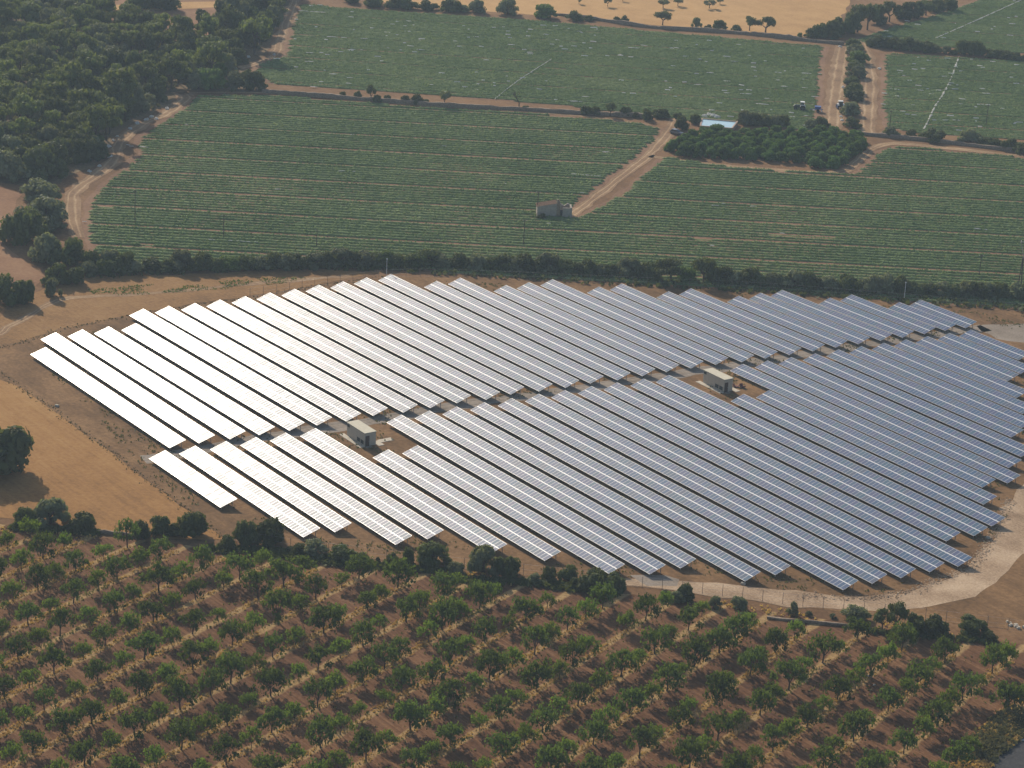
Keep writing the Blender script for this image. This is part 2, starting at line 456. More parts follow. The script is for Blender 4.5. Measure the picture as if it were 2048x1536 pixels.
WOOD = [(-60, -30), (120, -30), (150, 22), (200, 40), (290, 48), (330, 60), (420, 72), (450, 60), (470, 16), (510, -10), (572, -20), (576, 10), (566, 30), (548, 62), (532, 100), (528, 112), (490, 132), (500, 150), (526, 165), (530, 183), (352, 181), (340, 210), (300, 232), (262, 250), (232, 270), (212, 304), (192, 332), (134, 350), (118, 368), (45, 374), (0, 368), (-60, 360)]
sheet('wood_floor', WOOD, 0.025, M['wood_floor'], 1.0)
for P in ([(146, 44), (158, 42), (160, 52), (170, 60), (168, 70), (158, 72), (152, 62)], [(196, 108), (216, 118), (210, 124), (196, 116)], [(192, 130), (206, 134), (206, 144), (192, 140)], [(100, 146), (110, 150), (110, 158), (100, 156)], [(224, 62), (252, 64), (252, 72), (224, 72)], [(8, 14), (24, 16), (22, 26), (10, 24)], [(285, 38), (312, 36), (312, 50), (290, 52)]):
    sheet('sandy_clearing', P, 0.045, M['sand'], 0.9)
sheet('scrub_soil', [(362, 38), (452, 34), (452, 76), (400, 76), (366, 60)], 0.035, M['red_soil'], 0.9)
sheet('ploughed_strip', [(-120, 362), (0, 372), (45, 388), (22, 430), (12, 490), (45, 520), (88, 556), (66, 575), (-120, 560)], 0.03, M['red_soil'], 0.8)
sheet('dry_field', [(-120, 600), (0, 603), (60, 590), (150, 556), (400, 548), (600, 536), (765, 545), (660, 566), (540, 587), (400, 607), (260, 630), (118, 658), (40, 685), (-120, 725)], 0.03, M['dry_field'], 0.6)
STUB = [(-160, 640), (0, 742), (40, 774), (216, 898), (300, 964), (455, 1080), (330, 1078), (200, 1062), (100, 1046), (0, 1036), (-160, 1020)]
sheet('stubble_field', STUB, 0.03, M['stubble'], 0.5)
SITE = [(-160, 700), (40, 686), (118, 659), (260, 631), (400, 608), (540, 588), (660, 567), (770, 553), (1000, 556), (1200, 566), (1500, 580), (1650, 592), (1900, 612), (2160, 634), (2250, 900), (2250, 1280), (2048, 1262), (1744, 1231), (1467, 1196), (1307, 1179), (1070, 1154), (880, 1133), (700, 1112), (600, 1100), (455, 1081), (300, 965), (216, 899), (40, 775)]
sheet('site_ground', SITE, 0.04, M['site_dirt'], 0.4)
sheet('gravel_road', [(1236, 1160), (1320, 1160), (1400, 1166), (1560, 1186), (1720, 1196), (1800, 1188), (1870, 1163), (1935, 1138), (1972, 1095), (1998, 1050), (2018, 1000), (2060, 966), (2250, 940), (2250, 1090), (2048, 1112), (2020, 1132), (1990, 1164), (1940, 1192), (1860, 1212), (1780, 1222), (1700, 1222), (1600, 1211), (1450, 1194), (1300, 1176), (1240, 1170)], 0.055, M['gravel'], 1.1)
r = np.random.default_rng(55)
def stones(px_edge, n, spread, label):
    C = smooth_line(world_poly(px_edge), 0.5); k = r.integers(0, len(C), n)
    P = C[k]+r.normal(0, spread, (n, 2)); V, Q = [], []
    for p in P:
        a, b, h = r.uniform(0.07, 0.24), r.uniform(0.06, 0.18), r.uniform(0.05, 0.16); t = r.uniform(0, 3.14); c, s = math.cos(t), math.sin(t); m = len(V)
        for dx, dy, z in ((-a, -b, .03), (a, -b, .03), (a, b, .03), (-a, b, .03), (-a*.55, -b*.6, h), (a*.6, -b*.5, h*.85), (a*.5, b*.6, h), (-a*.6, b*.5, h*.8)): V.append((p[0]+dx*c-dy*s, p[1]+dx*s+dy*c, z+0.03))
        Q += [(m+4, m+5, m+6, m+7)]+[(m+i, m+(i+1) % 4, m+4+(i+1) % 4, m+4+i) for i in range(4)]
    tag(link('loose_stones', mesh_np('loose_stones', V, quads=Q), M['gravel']), label, 'stones', kind='stuff')
stones([(1600, 1193), (1720, 1196), (1800, 1188), (1870, 1163), (1935, 1138), (1972, 1095), (1998, 1050), (2018, 1000)], 1100, 0.7, 'pale loose stones heaped along the inner edge of the gravel road')
sheet('gravel_patch', [(1945, 652), (2048, 645), (2200, 650), (2200, 700), (2048, 684), (1985, 676)], 0.055, M['grey_gravel'], 0.9)
sheet('gravel_patch', [(1262, 1153), (1330, 1150), (1360, 1158), (1350, 1172), (1290, 1172)], 0.06, M['grey_gravel'], 0.5)
M['grey_track'] = track_mat('grey_track', (0.21, 0.17, 0.13), (0.31, 0.26, 0.21), (0.42, 0.37, 0.31), False)
ribbon('gravel_aisle', [(285, 918), (380, 905), (480, 883), (600, 864), (700, 850), (800, 832), (900, 814), (1000, 800), (1150, 778), (1300, 756), (1400, 742), (1500, 726), (1700, 694), (1850, 672), (1970, 655)], 4.2, 0.055, M['grey_track'], 0.7)
sheet('orchard_ground', [(-330, 1030), (0, 1050), (200, 1075), (330, 1086), (470, 1101), (600, 1112), (880, 1147), (1070, 1168), (1300, 1192), (1467, 1212), (1744, 1254), (2048, 1290), (2300, 1320), (2250, 1330), (2048, 1440), (1990, 1478), (1935, 1536), (1890, 1640), (-330, 1640)], 0.03, M['orchard_soil'], 0.4)
sheet('road', [(2150, 1420), (2048, 1472), (2004, 1506), (1978, 1536), (1945, 1600), (2050, 1680), (2300, 1500)], 0.06, M['asphalt'], 0.15)
sheet('road_line', [(2038, 1482), (2052, 1476), (2150, 1424), (2155, 1430), (2052, 1482)], 0.07, M['white_metal'], 0.03)
ribbon('wood_track', [(352, 184), (372, 195), (352, 214), (330, 228), (290, 246), (258, 266), (238, 286), (230, 312), (212, 338), (178, 362), (148, 382), (140, 405), (145, 440), (156, 475)], 4.2, 0.05, M['track'], 0.9)
ribbon('hut_track', [(1360, 228), (1345, 256), (1318, 290), (1290, 316), (1240, 356), (1190, 394), (1146, 427), (1120, 436), (1040, 432)], 3.5, 0.05, M['track'], 0.6)
ribbon('field_track', [(1688, 84), (1682, 120), (1674, 170), (1668, 215), (1664, 262)], 6.0, 0.05, M['track'], 0.6)
ribbon('field_track', [(1716, 78), (1730, 108), (1738, 150), (1738, 200), (1734, 250), (1738, 270)], 5.6, 0.05, M['track'], 0.6)
ribbon('grove_track', [(1300, 312), (1360, 322), (1440, 331), (1560, 341), (1650, 346), (1690, 342), (1718, 322), (1745, 298), (1790, 287), (1900, 297), (2048, 313), (2130, 320)], 3.4, 0.05, M['track'], 0.5)
ribbon('wall_path', [(352, 186), (530, 186), (740, 203), (900, 215), (1040, 223), (1180, 234), (1300, 250)], 1.8, 0.05, M['track'], 0.4)
ribbon('wood_edge_path', [(590, 0), (574, 40), (560, 80), (548, 110), (510, 128), (478, 136)], 4.0, 0.05, M['track'], 0.8)
ribbon('dry_track', [(-60, 672), (0, 668), (14, 655), (60, 632), (90, 612), (140, 596), (250, 590), (380, 580), (520, 566), (700, 552)], 2.2, 0.045, M['track'], 0.5)

# ------------------------------------------------------------------ crops: rows of low plants
def in_poly(P, x, y):
    x = np.asarray(x); y = np.asarray(y); c = np.zeros(x.shape, bool); n = len(P)
    for i in range(n):
        x0, y0 = P[i]; x1, y1 = P[(i+1) % n]
        if y0 == y1: continue
        c ^= ((y0 > y) != (y1 > y)) & (x < (x1-x0)*(y-y0)/(y1-y0)+x0)
    return c
def crop_rows(name, px, ang, spacing, lane_every, seg, width, height, label, seed, leaves=4.0):
    P = np.array(world_poly(px)); c, s = math.cos(ang), math.sin(ang)
    R = np.array([[c, s], [-s, c]]); L = P @ R.T
    r = np.random.default_rng(seed)
    V, Q, TT = [], [], []
    y = L[:, 1].min()+1.0; k = 0
    prof = np.array([-1, -0.55, 0.05, 0.6, 1.0]); hgt = np.array([0, 0.6, 0.7, 0.55, 0.0])
    while y < L[:, 1].max()-0.6:
        xs = []
        for i in range(len(L)):
            a, b = L[i], L[(i+1) % len(L)]
            if (a[1] > y) != (b[1] > y): xs.append(a[0]+(b[0]-a[0])*(y-a[1])/(b[1]-a[1]))
        xs.sort()
        for x0, x1 in zip(xs[::2], xs[1::2]):
            x0 += 0.8+r.uniform(0, 1.5); x1 -= 0.8+r.uniform(0, 1.5)
            if x1-x0 < 4: continue
            n = int((x1-x0)/seg)+2
            x = np.linspace(x0, x1, n)
            yy = y+wave1(x, seed+1, 40)*0.25
            vig = 0.98+0.20*wave2(x, np.full(n, y), seed+2, 28)+0.14*wave1(x+k*91.7, seed+3, 3.2)+r.normal(0, 0.09, n)
            vig = np.clip(vig, 0.25, 1.45); vig[[0, -1]] = 0.05
            bare = wave2(x, np.full(n, y*2.2), seed+4, 17) > 0.95
            vig[bare] *= 0.3
            base = len(V) and sum(len(q) for q in V)
            pts = np.empty((n, 5, 3))
            for j in range(5):
                off = prof[j]*width/2*np.sqrt(vig)*(1+r.normal(0, 0.10, n))
                px_, py_ = x+r.normal(0, seg*0.18, n), yy+off
                pts[:, j, 0] = px_*c-py_*s; pts[:, j, 1] = px_*s+py_*c
                pts[:, j, 2] = 0.03+hgt[j]*height*vig*(1+r.normal(0, 0.11, n)*(0 < j < 4))
            V.append(pts.reshape(-1, 3))
            m = int((x1-x0)*leaves); lx = r.uniform(x0, x1, m); lv = np.interp(lx, x, vig); ly = np.interp(lx, x, yy)+r.uniform(-0.46, 0.46, m)*width
            keep = lv > r.uniform(0.15, 0.8, m); lx, ly, lv = lx[keep], ly[keep], lv[keep]
            TT.append(np.stack([lx*c-ly*s, lx*s+ly*c, 0.05+height*lv*r.uniform(0.55, 1.15, len(lx))*(1-0.6*np.abs((ly-y)/width))], 1))
            i = np.arange(n-1)[:, None]*5+np.arange(4)[None, :]+base
            Q.append(np.stack([i, i+5, i+6, i+1], -1).reshape(-1, 4))
        k += 1
        y += spacing*(1.42 if k % lane_every == 0 else 1.0)*(1+r.normal(0, 0.02))
    # leaves standing out of the low canopy
    T = np.concatenate(TT); n = len(T)
    sz = r.uniform(0.16, 0.36, n)
    N = np.stack([r.normal(0, 0.7, n), r.normal(0, 0.7, n), r.uniform(0.2, 1.0, n)], 1); N /= np.linalg.norm(N, axis=1)[:, None]
    A = np.cross(N, r.normal(size=(n, 3))); A /= np.linalg.norm(A, axis=1)[:, None]; B = np.cross(N, A)
    LV = np.stack([T+A*sz[:, None], T+B*sz[:, None]*.7, T-A*sz[:, None], T-B*sz[:, None]*.7], 1).reshape(-1, 3)
    V = np.concatenate(V); Q = np.concatenate(Q+[np.arange(4*n).reshape(-1, 4)+len(V)])
    me = mesh_np(name, np.concatenate([V, LV]), quads=Q)
    return tag(link(name, me, M['crop_leaf']), label, 'crop', kind='stuff')
crop_rows('crop_rows', FIELD_MAIN, math.radians(52.0), 2.32, 7, 0.8, 1.48, 0.52, 'long rows of low green crops in the main field behind the solar panels', 21)
crop_rows('crop_rows', FIELD_UPPER, math.radians(48.7), 1.85, 9, 0.9, 1.38, 0.42, 'green crop rows flecked with white scraps in the field beyond the stone wall', 31)
crop_rows('crop_rows', FIELD_RIGHT, math.radians(49.5), 1.95, 8, 0.9, 1.38, 0.42, 'green crop rows crossed by a white line right of the twin tracks', 41)
crop_rows('crop_rows', FIELD_CORNER, math.radians(49.5), 1.95, 8, 1.1, 1.38, 0.42, 'green crop rows in the top right corner behind the tree line', 51)

# ------------------------------------------------------------------ solar tables
TILT = 0.28767; WID = 3.6; LOW = 0.75; MODULE = 0.925
def panel_mat():
    """blue crystalline modules behind glass, pale frames between them"""
    t = NT('solar_glass'); p = t.coord()
    oi = t.n('ShaderNodeObjectInfo')
    sep = t.n('ShaderNodeSeparateXYZ'); t.l(p, sep.inputs[0])
    q = t.math('DIVIDE', sep.outputs[0], MODULE)
    idx = t.math('FLOOR', q)
    cv = t.n('ShaderNodeCombineXYZ'); t.l(idx, cv.inputs[0]); t.l(t.math('MULTIPLY', oi.outputs['Random'], 977.0), cv.inputs[1])
    wn = t.n('ShaderNodeTexWhiteNoise', noise_dimensions='2D'); t.l(cv.outputs[0], wn.inputs['Vector'])
    cell = t.ramp(wn.outputs['Value'], [(0.0, (0.050, 0.112, 0.200)), (0.25, (0.068, 0.112, 0.205)), (0.5, (0.088, 0.108, 0.200)), (0.75, (0.058, 0.128, 0.190)), (1.0, (0.092, 0.114, 0.170))])
    fx = t.math('ABSOLUTE', t.math('SUBTRACT', t.math('FRACT', q), 0.5))
    line = t.math('GREATER_THAN', fx, 0.5-0.032/MODULE)
    ey = t.math('ABSOLUTE', t.math('SUBTRACT', sep.outputs[1], 0.85))
    edge = t.math('GREATER_THAN', ey, 0.85-0.03)
    frame = t.math('MAXIMUM', line, edge)
    t.base(cell, 0.38, 0.16); t.b.inputs['Coat Weight'].default_value = 0.05; t.b.inputs['Coat Roughness'].default_value = 0.20; t.b.inputs['Coat IOR'].default_value = 1.35
    t.l(t.math('ADD', 0.39, t.math('MULTIPLY', wn.outputs['Value'], 0.05)), t.b.inputs['Roughness'])
    # modules sit a hair out of true, and glass carries dust
    tiltv = t.n('ShaderNodeVectorMath', operation='SCALE', in_Scale=0.012)
    cen = t.n('ShaderNodeVectorMath', operation='SUBTRACT'); t.l(wn.outputs['Color'], cen.inputs[0]); cen.inputs[1].default_value = (0.5, 0.5, 0.5)
    t.l(cen.outputs[0], tiltv.inputs[0])
    geo = t.n('ShaderNodeNewGeometry')
    ad = t.n('ShaderNodeVectorMath', operation='ADD'); t.l(geo.outputs['Normal'], ad.inputs[0]); t.l(tiltv.outputs[0], ad.inputs[1])
    nm = t.n('ShaderNodeVectorMath', operation='NORMALIZE'); t.l(ad.outputs[0], nm.inputs[0]); t.l(nm.outputs[0], t.b.inputs['Normal'])
    fr = t.n('ShaderNodeBsdfPrincipled'); fr.inputs['Base Color'].default_value = (0.52, 0.53, 0.55, 1); fr.inputs['Roughness'].default_value = 0.42; fr.inputs['Metallic'].default_value = 0.35
    mx = t.n('ShaderNodeMixShader'); t.l(frame, mx.inputs[0]); t.l(t.b.outputs[0], mx.inputs[1]); t.l(fr.outputs[0], mx.inputs[2]); t.l(mx.outputs[0], t.out.inputs['Surface'])
    return t.m
M['solar_glass'] = panel_mat()
M['strip'] = plain('strip', (0.78, 0.79, 0.78), 0.45, metal=0.1, vary=0.04)
M['solar_back'] = plain('solar_back', (0.35, 0.35, 0.36), 0.6)
TABLES_FAR = [(-464.76,220.55,-403.05,220.12),(-472.53,226.75,-402.14,226.30),(-471.52,232.70,-401.49,232.65),(-470.66,238.61,-400.61,238.83),(-469.85,244.84,-399.92,245.23),(-477.99,251.05,-399.26,251.58),(-477.05,257.01,-398.58,257.88),(-476.14,263.19,-398.04,264.37),(-475.64,269.39,-397.30,270.73),(-475.15,275.71,-396.74,277.09),(-474.84,282.07,-395.99,283.51),(-474.51,288.53,-395.39,289.99),(-474.56,295.07,-394.68,296.34),(-474.10,301.51,-393.81,302.68),(-474.14,308.13,-393.06,309.04),(-473.68,314.63,-392.22,315.29),(-464.20,321.31,-391.38,321.65),(-463.61,327.69,-390.61,328.05),(-453.93,334.09,-389.90,334.37),(-453.16,340.22,-388.91,340.60),(-452.37,346.59,-388.25,346.99),(-442.57,353.01,-387.41,353.23),(-441.86,359.35,-386.66,359.49),(-431.88,365.52,-385.98,365.89),(-431.14,371.81,-385.34,372.25),(-421.33,378.29,-384.56,378.68),(-420.62,384.53,-383.89,384.88),(-419.86,390.69,-383.08,391.15),(-409.81,396.88,-382.33,397.24),(-409.26,403.31,-381.54,403.59),(-399.40,409.46,-380.94,409.71),(-398.46,415.40,-380.00,415.40)]
TABLES_NEAR = [(-399.86,214.02,-372.57,213.88),(-399.19,220.22,-353.16,219.93),(-398.34,226.56,-352.05,226.05),(-397.39,232.74,-341.91,232.43),(-396.62,239.04,-340.95,238.76),(-395.90,245.48,-330.55,245.04),(-379.20,251.79,-322.83,251.45),(-378.26,258.02,-312.52,257.95),(-393.87,264.60,-309.09,264.11),(-393.11,270.92,-308.22,270.49),(-392.26,277.15,-297.95,276.86),(-391.58,283.58,-296.96,283.33),(-390.85,290.01,-286.59,289.50),(-390.23,296.54,-285.82,295.87),(-389.37,302.70,-284.95,302.08),(-388.63,309.14,-284.22,308.47),(-387.78,315.34,-283.51,314.72),(-386.93,321.91,-292.23,321.17),(-386.11,328.15,-291.46,327.50),(-369.22,334.70,-293.20,333.88),(-368.31,340.97,-302.07,340.32),(-383.86,347.11,-308.28,346.50),(-382.94,353.44,-307.31,352.54),(-382.11,359.63,-313.20,358.82),(-381.41,366.11,-315.55,365.55),(-380.93,372.66,-324.53,372.00),(-380.05,378.77,-327.60,378.15),(-379.32,385.01,-333.00,384.47),(-378.63,391.23,-340.63,390.72),(-377.92,397.31,-349.57,396.86),(-377.12,403.53,-351.36,403.12),(-376.41,409.71,-357.72,409.62)]
def ordinal(n):
    return f"{n}{'th' if 10 <= n % 100 <= 20 else {1: 'st', 2: 'nd', 3: 'rd'}.get(n % 10, 'th')}"
def solar_table(xl, yl, xr, yr, label, group):
    L = math.hypot(xr-xl, yr-yl); L = round(L/MODULE)*MODULE
    root = empty('solar_table', (xl, yl, 0), math.atan2(yr-yl, xr-xl))
    tag(root, label, 'solar panels', group)
    tilt = Matrix.Translation((0, 0, LOW)) @ Matrix.Rotation(TILT, 4, 'X')
    for y0 in (0.015, 1.885):
        mb = MB(); mb.box((L/2, 0.85, -0.02), (L, 1.70, 0.04))
        o = mb.build('panel_row', M['solar_glass'], root)
        o.matrix_local = tilt @ Matrix.Translation((0, y0, 0))
    o = MB().box((L/2, 1.80, -0.005), (L, 0.13, 0.03)).build('centre_strip', M['strip'], root); o.matrix_local = tilt
    o = MB().box((L/2, -0.02, -0.03), (L, 0.035, 0.09)).box((L/2, 3.62, -0.03), (L, 0.035, 0.09)).build('edge_rail', M['galvanised'], root); o.matrix_local = tilt
    fr = MB()
    for y in (0.45, 1.25, 2.35, 3.15): fr.box((L/2, y, -0.10), (L+0.16, 0.07, 0.11))
    ct, st = math.cos(TILT), math.sin(TILT)
    n = max(2, int(round((L-1.2)/4.6))+1)
    ends = []
    for i in range(n):
        x = 0.6+(L-1.2)*i/(n-1)
        fr.box((x, 1.80, -0.20), (0.09, 3.1, 0.10))
        ends.append(x)
    hid = MB()
    for i, x in enumerate(ends):
        for y in (0.55, 3.05):
            zt = LOW+y*st-0.20
            if i in (0, n-1):
                MB().box((x, y*ct, zt/2), (0.11, 0.11, zt)).build('leg', M['galvanised'], root)
            else:
                hid.box((x, y*ct, zt/2), (0.11, 0.11, zt))
    inv = tilt.inverted()
    fr.poly([inv @ Vector(v) for v in hid.v], hid.f)
    o = fr.build('support_frame', M['galvanised'], root); o.matrix_local = tilt
    return root
def glare(i, n):
    return 'blinding white' if i < 5 else 'bright silvery' if i < 12 else 'pale grey-blue' if i < 19 else 'steel blue'
for i, a in enumerate(TABLES_FAR):
    solar_table(*a, f"{glare(i, 32)} tilted solar table, {ordinal(i+1)} from the left in the block before the hedge", 'solar tables of the far block')
for i, a in enumerate(TABLES_NEAR):
    solar_table(*a, f"{glare(i+2 if i < 3 else i+5, 32)} tilted solar table, {ordinal(i+1)} from the left in the block nearer the orchard", 'solar tables of the near block')
# ------------------------------------------------------------------ trees and bushes
def quads_mesh(name, C, N, S, r, squash=1.0):
    """leaf clumps: one small quad per centre C, facing about N, of half-size S"""
    n = len(C)
    N = N/np.linalg.norm(N, axis=1)[:, None]
    T = np.cross(N, r.normal(size=(n, 3))); T /= np.linalg.norm(T, axis=1)[:, None]
    B = np.cross(N, T)
    S = S[:, None]
    asp = r.uniform(0.55, 1.0, (n, 1))
    V = np.stack([C+T*S, C+B*S*asp, C-T*S, C-B*S*asp], 1).reshape(-1, 3)
    return mesh_np(name, V, quads=np.arange(4*n).reshape(-1, 4))
def lobes_crown(name, seed, kind):
    """unit crown: radius 1 in x and y, height 1 in z"""
    r = np.random.default_rng(seed)
    if kind == 'orchard':          # open crown: clumps at the ends of spreading limbs
        k = r.integers(13, 19); per = 78
        th = np.arange(k)*2.39996+r.uniform(0, 6.28); rad = np.sqrt(np.linspace(0.02, 0.62, k))*r.uniform(0.85, 1.15, k)
        cz = 0.48+0.25*(1-(rad/0.8)**2)+r.uniform(-0.15, 0.15, k)
        L = np.stack([rad*np.cos(th), rad*np.sin(th), cz], 1); lr = r.uniform(0.24, 0.42, k); lz = lr*r.uniform(0.5, 0.8, k)
        size = (0.035, 0.085); power = 0.75
    elif kind == 'round':          # dense evergreen reaching almost to the ground
        k = r.integers(14, 19); per = 150
        d = r.normal(size=(k, 3)); d /= np.linalg.norm(d, axis=1)[:, None]
        L = np.stack([d[:, 0]*0.56, d[:, 1]*0.56, 0.44+d[:, 2]*0.30], 1); lr = r.uniform(0.26, 0.46, k); lz = lr*0.55
        th = r.uniform(0, 6.28, 5); L = np.concatenate([L, np.stack([np.cos(th)*0.85, np.sin(th)*0.85, r.uniform(0.12, 0.3, 5)], 1)]); lr = np.r_[lr, r.uniform(0.18, 0.32, 5)]; lz = np.r_[lz, lr[-5:]*0.6]
        size = (0.05, 0.11); power = 0.30
    elif kind == 'tree':           # domed crown on a visible trunk
        k = r.integers(10, 15); per = 110
        d = r.normal(size=(k, 3)); d[:, 2] = np.abs(d[:, 2])-0.25; d /= np.linalg.norm(d, axis=1)[:, None]
        L = np.stack([d[:, 0]*0.6, d[:, 1]*0.6, 0.60+d[:, 2]*0.26], 1); lr = r.uniform(0.30, 0.44, k); lz = lr*0.42
        size = (0.045, 0.10); power = 0.35
    else:                          # pine: flat uneven plates of foliage
        k = r.integers(9, 13); per = 115
        th = r.uniform(0, 6.28, k); rad = np.sqrt(r.uniform(0, 0.45, k))
        L = np.stack([rad*np.cos(th), rad*np.sin(th), r.uniform(0.45, 0.90, k)-0.2*rad], 1); lr = r.uniform(0.28, 0.46, k); lz = lr*0.28
        size = (0.045, 0.10); power = 0.4
    C, N = [], []
    for c, a, b in zip(L, lr, lz):
        m = int(per*(a/0.38)**2)
        d = r.normal(size=(m, 3)); d /= np.linalg.norm(d, axis=1)[:, None]
        q = r.uniform(0, 1, (m, 1))**power*r.uniform(0.85, 1.12, (m, 1))
        C.append(c+d*q*np.array([a, a, b])); N.append(d/np.array([a, a, b])*(0.22 if kind == 'orchard' else 0.42)+r.normal(size=(m, 3))*0.6)
    C, N = np.concatenate(C), np.concatenate(N)
    C[:, 2] = np.clip(C[:, 2], 0.04, 1.05)
    return quads_mesh(name, C, N, r.uniform(*size, len(C)), r), L
def trunk_mesh(name, seed, L, h0, r0):
    r = np.random.default_rng(seed); mb = MB()
    top = Vector((r.uniform(-.05, .05), r.uniform(-.05, .05), h0))
    mb.tube((0, 0, -0.02), top, r0, r0*0.75, 7)
    for c in L[:6]:
        e = Vector((c[0]*0.85, c[1]*0.85, c[2])); mid = top.lerp(e, 0.5)+Vector((0, 0, -0.03))
        mb.tube(top-Vector((0, 0, 0.02)), mid, r0*0.5, r0*0.32, 5); mb.tube(mid, e, r0*0.32, r0*0.12, 5)
    me = bpy.data.meshes.new(name); me.from_pydata(mb.v, [], mb.f); me.update()
    return me
LEAFS = {'orchard_dark': ('orchard', 'leaf_orchard_dark', 11, 0.25, 0.050), 'orchard_light': ('orchard', 'leaf_orchard_light', 9, 0.28, 0.038),
         'evergreen': ('round', 'leaf_evergreen', 6, 0.22, 0.10), 'olive': ('round', 'leaf_olive', 5, 0.25, 0.10), 'pine': ('pine', 'leaf_pine', 6, 0.40, 0.055),
         'bright': ('round', 'leaf_bright', 4, 0.22, 0.09), 'citrus': ('round', 'leaf_citrus', 5, 0.20, 0.09), 'almond': ('tree', 'leaf_olive', 4, 0.34, 0.07), 'oak': ('tree', 'leaf_evergreen', 5, 0.30, 0.08)}
PROTO = {}
for i, (k, (kind, mat, n, h0, r0)) in enumerate(LEAFS.items()):
    PROTO[k] = []
    for j in range(n):
        cm, L = lobes_crown('crown', 100*i+j+5, kind); cm.materials.append(M[mat])
        tm = trunk_mesh('trunk', 100*i+j+5, L, h0, r0); tm.materials.append(M['bark'])
        PROTO[k].append((cm, tm))
def plant(name, kind, x, y, D, H, label, cat, group, r):
    cm, tm = PROTO[kind][r.integers(len(PROTO[kind]))]
    root = empty(name, (x, y, 0), r.uniform(0, 6.283))
    k_ = r.uniform(0.86, 1.16)
    root.scale = (D/2*k_, D/2/k_, H)
    tag(root, label, cat, group)
    link('crown', cm, None, root); link('trunk', tm, None, root)
    return root

# ---- orchard: a lattice of trees, large dark ones and small light ones by turns
ORCH = np.array(world_poly([(-40, 1066), (80, 1072), (150, 1075), (260, 1090), (340, 1096), (470, 1118), (560, 1130), (640, 1142), (760, 1160), (880, 1172), (1000, 1184), (1090, 1192), (1180, 1206), (1280, 1206), (1400, 1222), (1500, 1236), (1620, 1262), (1760, 1282), (1860, 1300), (1960, 1304), (2048, 1316), (2130, 1330), (2100, 1372), (1985, 1452), (1925, 1536), (1888, 1610), (-60, 1640)]))
r = np.random.default_rng(5)
spots = []
for j in range(-14, 30):
    for i in range(-34, 26):
        p = ORCH_O+i*ORCH_A+j*ORCH_B
        q = p+r.normal(0, 0.42, 2)
        dark = (i+j) % 2 == 0
        if not in_poly(ORCH, q[0], q[1]): continue
        u, v = to_px(q[0], q[1])
        if not (-35 < u < 2083 and v < 1585): continue
        if r.random() < 0.025: continue
        if r.random() < 0.07: dark = not dark
        spots.append((j, i, q, dark))
rows = {}
for s_ in spots: rows.setdefault(s_[0], []).append(s_)
for jn, j in enumerate(sorted(rows)):
    for n_, (j_, i, q, dark) in enumerate(sorted(rows[j], key=lambda s: s[1])):
        D = r.uniform(4.5, 6.3) if dark else r.uniform(3.2, 4.4)
        H = D*r.uniform(0.78, 0.98) if dark else D*r.uniform(0.80, 1.0)
        word = ('broad dark green' if D > 5.5 else 'dark green') if dark else ('slim light green' if D < 3.7 else 'light green')
        plant('orchard_tree', 'orchard_dark' if dark else 'orchard_light', q[0], q[1], D, H,
              f"{word} orchard tree, {ordinal(n_+1)} up the {ordinal(jn+1)} slanting row from the left", 'tree', 'orchard trees in slanting rows', r)

# ---- bushes and trees read off the picture: crop, foot x, foot y, width, height, kind
def planted(name, rows_, label, cat, group, seed, rest=False):
    """rows_: (crop, x, y, w, h, kind); numbered from the left of the picture"""
    r = np.random.default_rng(seed)
    L = []
    for c, x, y, w, h, k in rows_:
        u, v = survey(c, x, y); s = CROPS[c][2]
        g, D, H, dep = size_at(u, v, w/s, h/s)
        if k in ('evergreen', 'olive', 'bright', 'citrus'): g = g+AWAY(g)*0.30*D
        L.append((u, g, D, H, k))
    L.sort(key=lambda t: t[0])
    shade = {'evergreen': 'dark green', 'olive': 'grey-green', 'bright': 'fresh green', 'citrus': 'glossy dark green', 'almond': 'grey-green', 'oak': 'deep green', 'pine': 'dark', 'orchard_light': 'light green', 'orchard_dark': 'dark green'}
    for n, (u, g, D, H, k) in enumerate(L):
        sz = 'small' if D < 2.2 else 'large' if D > 6 else 'rounded'
        plant(name, k, g[0], g[1], D*1.08, H*1.04, (f"{sz} {shade[k]} {label}, {ordinal(n+1)} from the left" if len(L) > 1 else f"{sz} {shade[k]} {label}").strip(','), cat, group, r)

